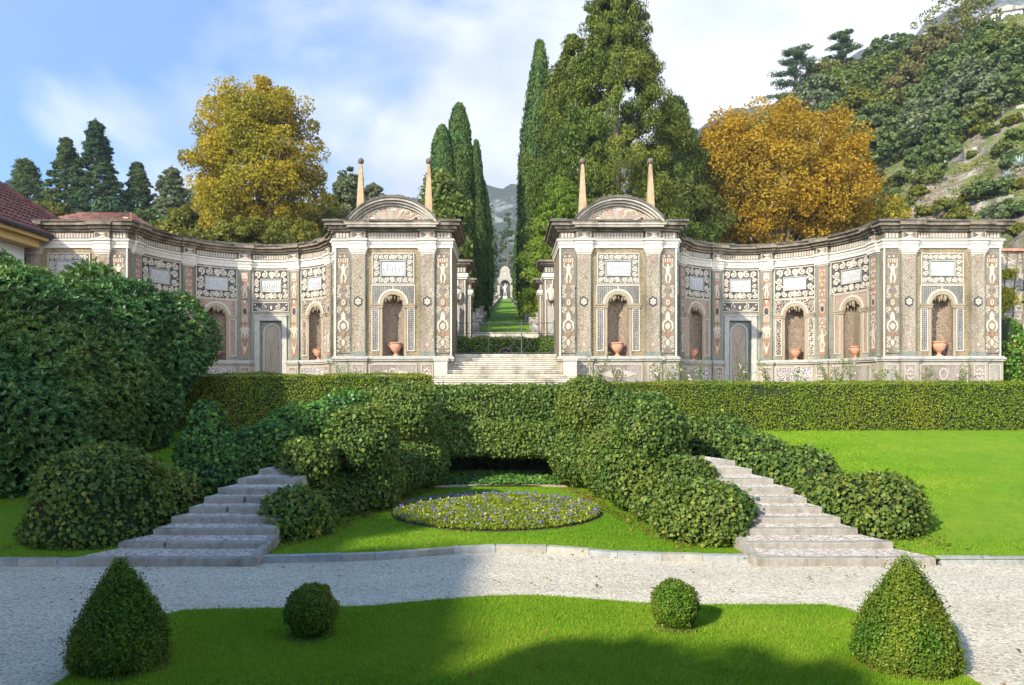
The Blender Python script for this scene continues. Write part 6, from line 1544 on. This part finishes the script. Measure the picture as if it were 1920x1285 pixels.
cedar('wide flat branched cedar on the hill crest, left of the other cedar', 1492, 90, 200, 66, 128, 401)
cedar('cedar with a pointed top on the hill crest, right of the wide cedar', 1580, 60, 170, 52, 128, 402)
q = hit(1815, 105) or (X(1815, 105), 105, Z(105, 105)); D = q[1]
broadleaf('open_tree', 'thin leaved tree with bare dark limbs against the sky at the top of the hill', q, (X(1800, D), D, Z(35, D)), (6.2, 4, 4.6), 100, 34, .34, 'broad_yel', 'bark', 403, .16, None, nl=34, tr=.4, up=.75, shell=.3)
# terrace walls, shrubs, agaves and houses on the slope
M['drywall'] = stone('dry_stone', (.24, .21, .17), (.44, .40, .34), 1.8, (.12, .105, .08), .95, .9, 1.0, (.44, .62), .9)
def slopewall(label, pts, h=1.2):
    t = thing('terrace_wall', label, 'wall', (0, 0, 0), 'terrace walls on the hillside'); mb = MB(); Q = []
    for (px, py) in pts:
        q = hit(px, py)
        if q: Q.append(Vector(q))
    # subdivide
    for a, b in zip(Q[:-1], Q[1:]):
        n = max(1, int((b - a).length / 2)); 
        for k in range(n):
            p, s = a.lerp(b, k / n), a.lerp(b, (k + 1) / n); p.z = float(terr(p.x, p.y)); s.z = float(terr(s.x, s.y))
            mb.add([(p.x, p.y, p.z - .6), (s.x, s.y, s.z - .6), (s.x + .5, s.y + .3, s.z - .6), (p.x + .5, p.y + .3, p.z - .6), (p.x, p.y, p.z + h), (s.x, s.y, s.z + h), (s.x + .5, s.y + .3, s.z + h), (p.x + .5, p.y + .3, p.z + h)], [(0, 1, 5, 4), (1, 2, 6, 5), (2, 3, 7, 6), (3, 0, 4, 7), (4, 5, 6, 7)])
    mb.build('masonry', M['drywall'], t)
slopewall('pale terrace wall climbing diagonally below the dark hillside trees', [(1705, 305), (1760, 272), (1815, 250), (1870, 226), (1920, 205)], .55)
slopewall('short broken terrace wall in the middle of the rocky slope', [(1770, 312), (1800, 300), (1832, 288), (1872, 274)], .6)
slopewall('pale ruined wall at the bottom of the slope just above the right pavilion', [(1800, 415), (1840, 400), (1900, 380)], .6)
r = random.Random(12)
sh = [(1650, 345, 14, 'y'), (1680, 340, 20, 'y'), (1700, 330, 20, 'a'), (1735, 330, 22, 'a'), (1760, 318, 14, 'd'), (1660, 375, 24, 'd'), (1690, 385, 24, 'a'), (1720, 365, 14, 'y'), (1770, 390, 24, 'a'), (1800, 405, 18, 'y'), (1845, 365, 24, 'd'), (1875, 355, 22, 'd'), (1820, 372, 18, 'y'), (1870, 405, 26, 'g'), (1905, 395, 22, 'd'), (1880, 285, 18, 'a'), (1900, 300, 22, 'd'), (1825, 290, 10, 'a'), (1905, 255, 16, 'a'), (1790, 270, 16, 'y'), (1830, 250, 14, 'y'), (1860, 245, 16, 'a'), (1750, 292, 14, 'a'), (1900, 430, 20, 'y'), (1660, 405, 22, 'a'), (1640, 330, 14, 'b'), (1900, 225, 14, 'y'), (1910, 350, 12, 'y'), (1730, 405, 14, 'y'), (1640, 300, 14, 'g')]
for i, (px, py, rp, k) in enumerate(sh):
    q = hit(px, py + rp * .6)
    if not q: continue
    R = rp / F * q[1]; broadleaf('hillside_shrub', bright[k] + ' shrub growing among rocks on the open slope', (q[0], q[1], q[2] - .2), (q[0], q[1], q[2] + R * .4), (R * 1.15, R * 1.1, R * .8), 45, 55, .26, kinds[k][0], 'bark', 500 + i, .28, bright[k] + ' shrubs on the rocky slope', 'shrub', nl=4, tr=.08)
r = RNG(77); n = 60000
x = r.uniform(34, 78, n); y = r.uniform(62, 128, n); z = terr(x, y); pp = np.column_stack([x, y, z])
k = (vnoise(pp, .45, 3) + .6 * vnoise(pp, 1.3, 4) > -.5) & (x / y > .44) & (x / y < .78); pp = pp[k]; n = len(pp)
pp = pp + r.normal(0, .16, (n, 3)) + np.array([0, 0, .12]); 
M['scrub'] = leafmat('scrub_leaf', [(0, (.09, .11, .025)), (.5, (.18, .205, .04)), (.8, (.28, .26, .07)), (1, (.38, .31, .13))], .3, .6, .2, (.15, .22, .03), .12, .8)
tag(quads('scrub', leafverts(pp, np.tile([-.4, -.5, .8], (n, 1)), .34, .45, .9, -1.2, r), tones(n, r), M['scrub']), kind='stuff')
M['agave'] = stone('agave_leaf', (.26, .34, .30), (.40, .48, .42), 4, None, .6, .1)
for i, (px, py, s, lab) in enumerate(((1912, 312, 1.15, 'largest blue grey agave on the rocky slope, near the right edge'), (1888, 342, .8, 'small blue grey agave lower on the rocky slope'), (1843, 350, .6, 'tiny blue grey agave among the rocks left of the others'))):
    q = hit(px, py); t = thing('agave', lab, 'agave', q, 'agaves on the rocky slope'); mb = MB(); rr = random.Random(i)
    for k in range(22):
        a = k * 2.4; e = .25 + 1.1 * (k / 22); L = s * rr.uniform(.8, 1.1); dx, dy, dz = math.cos(a) * math.cos(e), math.sin(a) * math.cos(e), math.sin(e)
        sx, sy = -math.sin(a) * .09 * s, math.cos(a) * .09 * s
        mb.add([(sx * .6, sy * .6, 0), (-sx * .6, -sy * .6, 0), (dx * L * .5 - sx, dy * L * .5 - sy, dz * L * .5), (dx * L, dy * L, dz * L), (dx * L * .5 + sx, dy * L * .5 + sy, dz * L * .5), (dx * L * .5, dy * L * .5, dz * L * .5 - .06 * s)], [(0, 1, 2, 5), (0, 5, 4), (5, 2, 3), (5, 3, 4)])
    mb.build('leaves', M['agave'], t)
def hill_house(label, px, py, D, w, d, h, rz):
    t = thing('hill_house', label, 'house', P(px, py, D), 'houses at the top of the hill', rz)
    mb = MB(); mb.box(-w, w, 0, d, -4, h); mb.build('wall', M['house_wall'], t)
    mb = MB(); mb.box(-w - .4, w + .4, -.5, d + .4, h, h + .22); mb.prism([(-w - .4, h + .22), (w + .4, h + .22), (0, h + .95)], -.5, d + .4); mb.build('roof', M['drywall'], t)
    for k in range(3):
        x = -w + .6 + k * (2 * w - 1.2) / 2.4; mb = MB(); mb.box(x, x + .8, -.03, .02, .5, h - .5); mb.build('window', M['glass'], t)
hill_house('white flat house with shallow gable at the very top right of the hill', 1888, 42, 120, 2.2, 4, 1.7, -.35)
hill_house('white house left of the gabled one, half behind trees on the hilltop', 1852, 56, 124, 1.5, 4, 1.5, -.35)
hill_house('pale house showing between trees on the hill crest', 1740, 92, 122, 1.8, 4, 1.7, -.2)
b = hit(1905, 235) 
# creeper on the old wall and ivy below
r = RNG(90); n = 9000
p = np.column_stack([r.uniform(20.6, 24, n), 31.45 - np.abs(r.normal(0, .05, n)), np.where(r.random(n) < .5, r.uniform(4.6, 5.9, n), r.uniform(2.6, 4.2, n))]); k = vnoise(p, 2.2, 4) > -.15; p = p[k]
t = thing('wall_creeper', 'yellow and red autumn creeper on the old wall right of the end pavilion', 'creeper', (0, 0, 0))
M['creeper'] = leafmat('creeper_leaf', [(0, (.12, .14, .015)), (.5, (.28, .27, .02)), (.85, (.40, .30, .03)), (1, (.36, .10, .04))], .3, .5, .2)
quads('foliage', leafverts(p, np.tile([0, -1, .2], (len(p), 1)), .10, .9, .5, .5, r), tones(len(p), r), M['creeper'], t)
mb = MB(); 
for k in range(8): mb.tube([(20.7 + k * .4, 31.46, 1.0), (20.8 + k * .42, 31.45, 4.2), (20.7 + k * .41 + .3 * math.sin(k), 31.45, 5.7)], .02, 5)
mb.build('stems', M['bark'], t)
ivy('bushy_ivy', 'dense dark ivy bush at the foot of the old wall right of the end pavilion', 'ivy', [(20.9, 30.6, .6, 1.3, .9, 1.6), (20.6, 30.8, 2.0, .9, .6, .9), (23.5, 30.6, 1.0, 2.0, .9, 1.9)], (), .16, 3, 330, .11, 'box', 92, None, .1)
# climbing roses before the theatre
M['rose_leaf'] = leafmat('rose_leaf', [(0, (.05, .10, .015)), (.6, (.13, .20, .025)), (1, (.30, .32, .05))], .3, .5, .25)
M['rose'] = leafmat('rose_petal', [(0, (.78, .70, .66)), (.6, (.80, .66, .62)), (1, (.72, .36, .36))], .3, .6, .1)
for i, (px, top) in enumerate(((640, 672), (662, 690), (1118, 660), (1160, 680), (1232, 668), (1262, 694), (1288, 662), (1310, 678), (1384, 662), (1400, 690), (1440, 672), (1498, 690), (1552, 668), (1575, 682), (1598, 660), (1650, 682), (1690, 690), (1740, 684), (1800, 672))):
    D = 28.2; x = X(px, D); h = Z(top, D) - Z_GR
    t = thing('rose_bush', 'thin climbing rose with a few pale blooms in front of the mosaic plinth', 'rose', (x, D, Z_GR), 'roses planted along the mosaic theatre'); r = RNG(600 + i); mb = MB(); L = []
    for k in range(5):
        a = r.uniform(-.55, .55); e = np.array([a * h * .6, r.uniform(-.15, .15), h * r.uniform(.6, 1.0)]); mb.tube([(0, 0, 0), tuple(e * np.array([.35, 1, .55])), tuple(e)], [.012, .009, .004], 5)
        for s in np.linspace(.35, 1, 12): L.append(np.array([e[0] * s * s * .9 + .1 * e[0] * s, e[1] * s, e[2] * s]) + r.normal(0, .05, 3))
    L = np.array(L); mb.build('stems', M['bark'], t)
    idx = np.repeat(np.arange(len(L)), 3); p = L[idx] + r.normal(0, .035, (len(idx), 3)); quads('foliage', leafverts(p, np.tile([0, -.6, .6], (len(p), 1)), .07, .6, .7, 0, r), tones(len(p), r), M['rose_leaf'], t)
    n = 3; Bp = L[r.choice(len(L), n)]; idx = np.repeat(np.arange(n), 9); p = Bp[idx] + r.normal(0, .025, (len(idx), 3)); quads('blooms', leafverts(p, np.tile([0, -1, .4], (len(p), 1)), .06, .95, .8, 0, r), np.repeat(r.random(n), 9), M['rose'], t)
# ------------------------------------------------------------------ haze
m = bpy.data.materials.new('haze_air'); m.use_nodes = True; tt = m.node_tree; tt.nodes.clear()
o_ = tt.nodes.new('ShaderNodeOutputMaterial'); v_ = tt.nodes.new('ShaderNodeVolumePrincipled'); v_.inputs['Color'].default_value = (.80, .88, 1.0, 1); v_.inputs['Density'].default_value = .00034; v_.inputs['Anisotropy'].default_value = .2
tt.links.new(v_.outputs[0], o_.inputs['Volume'])
HAZE = True
if HAZE:
    mb = MB(); mb.box(-1600, 2000, -46, 1180, -4.5, 800); hz_ = mb.build('haze', m); tag(hz_, kind='stuff');
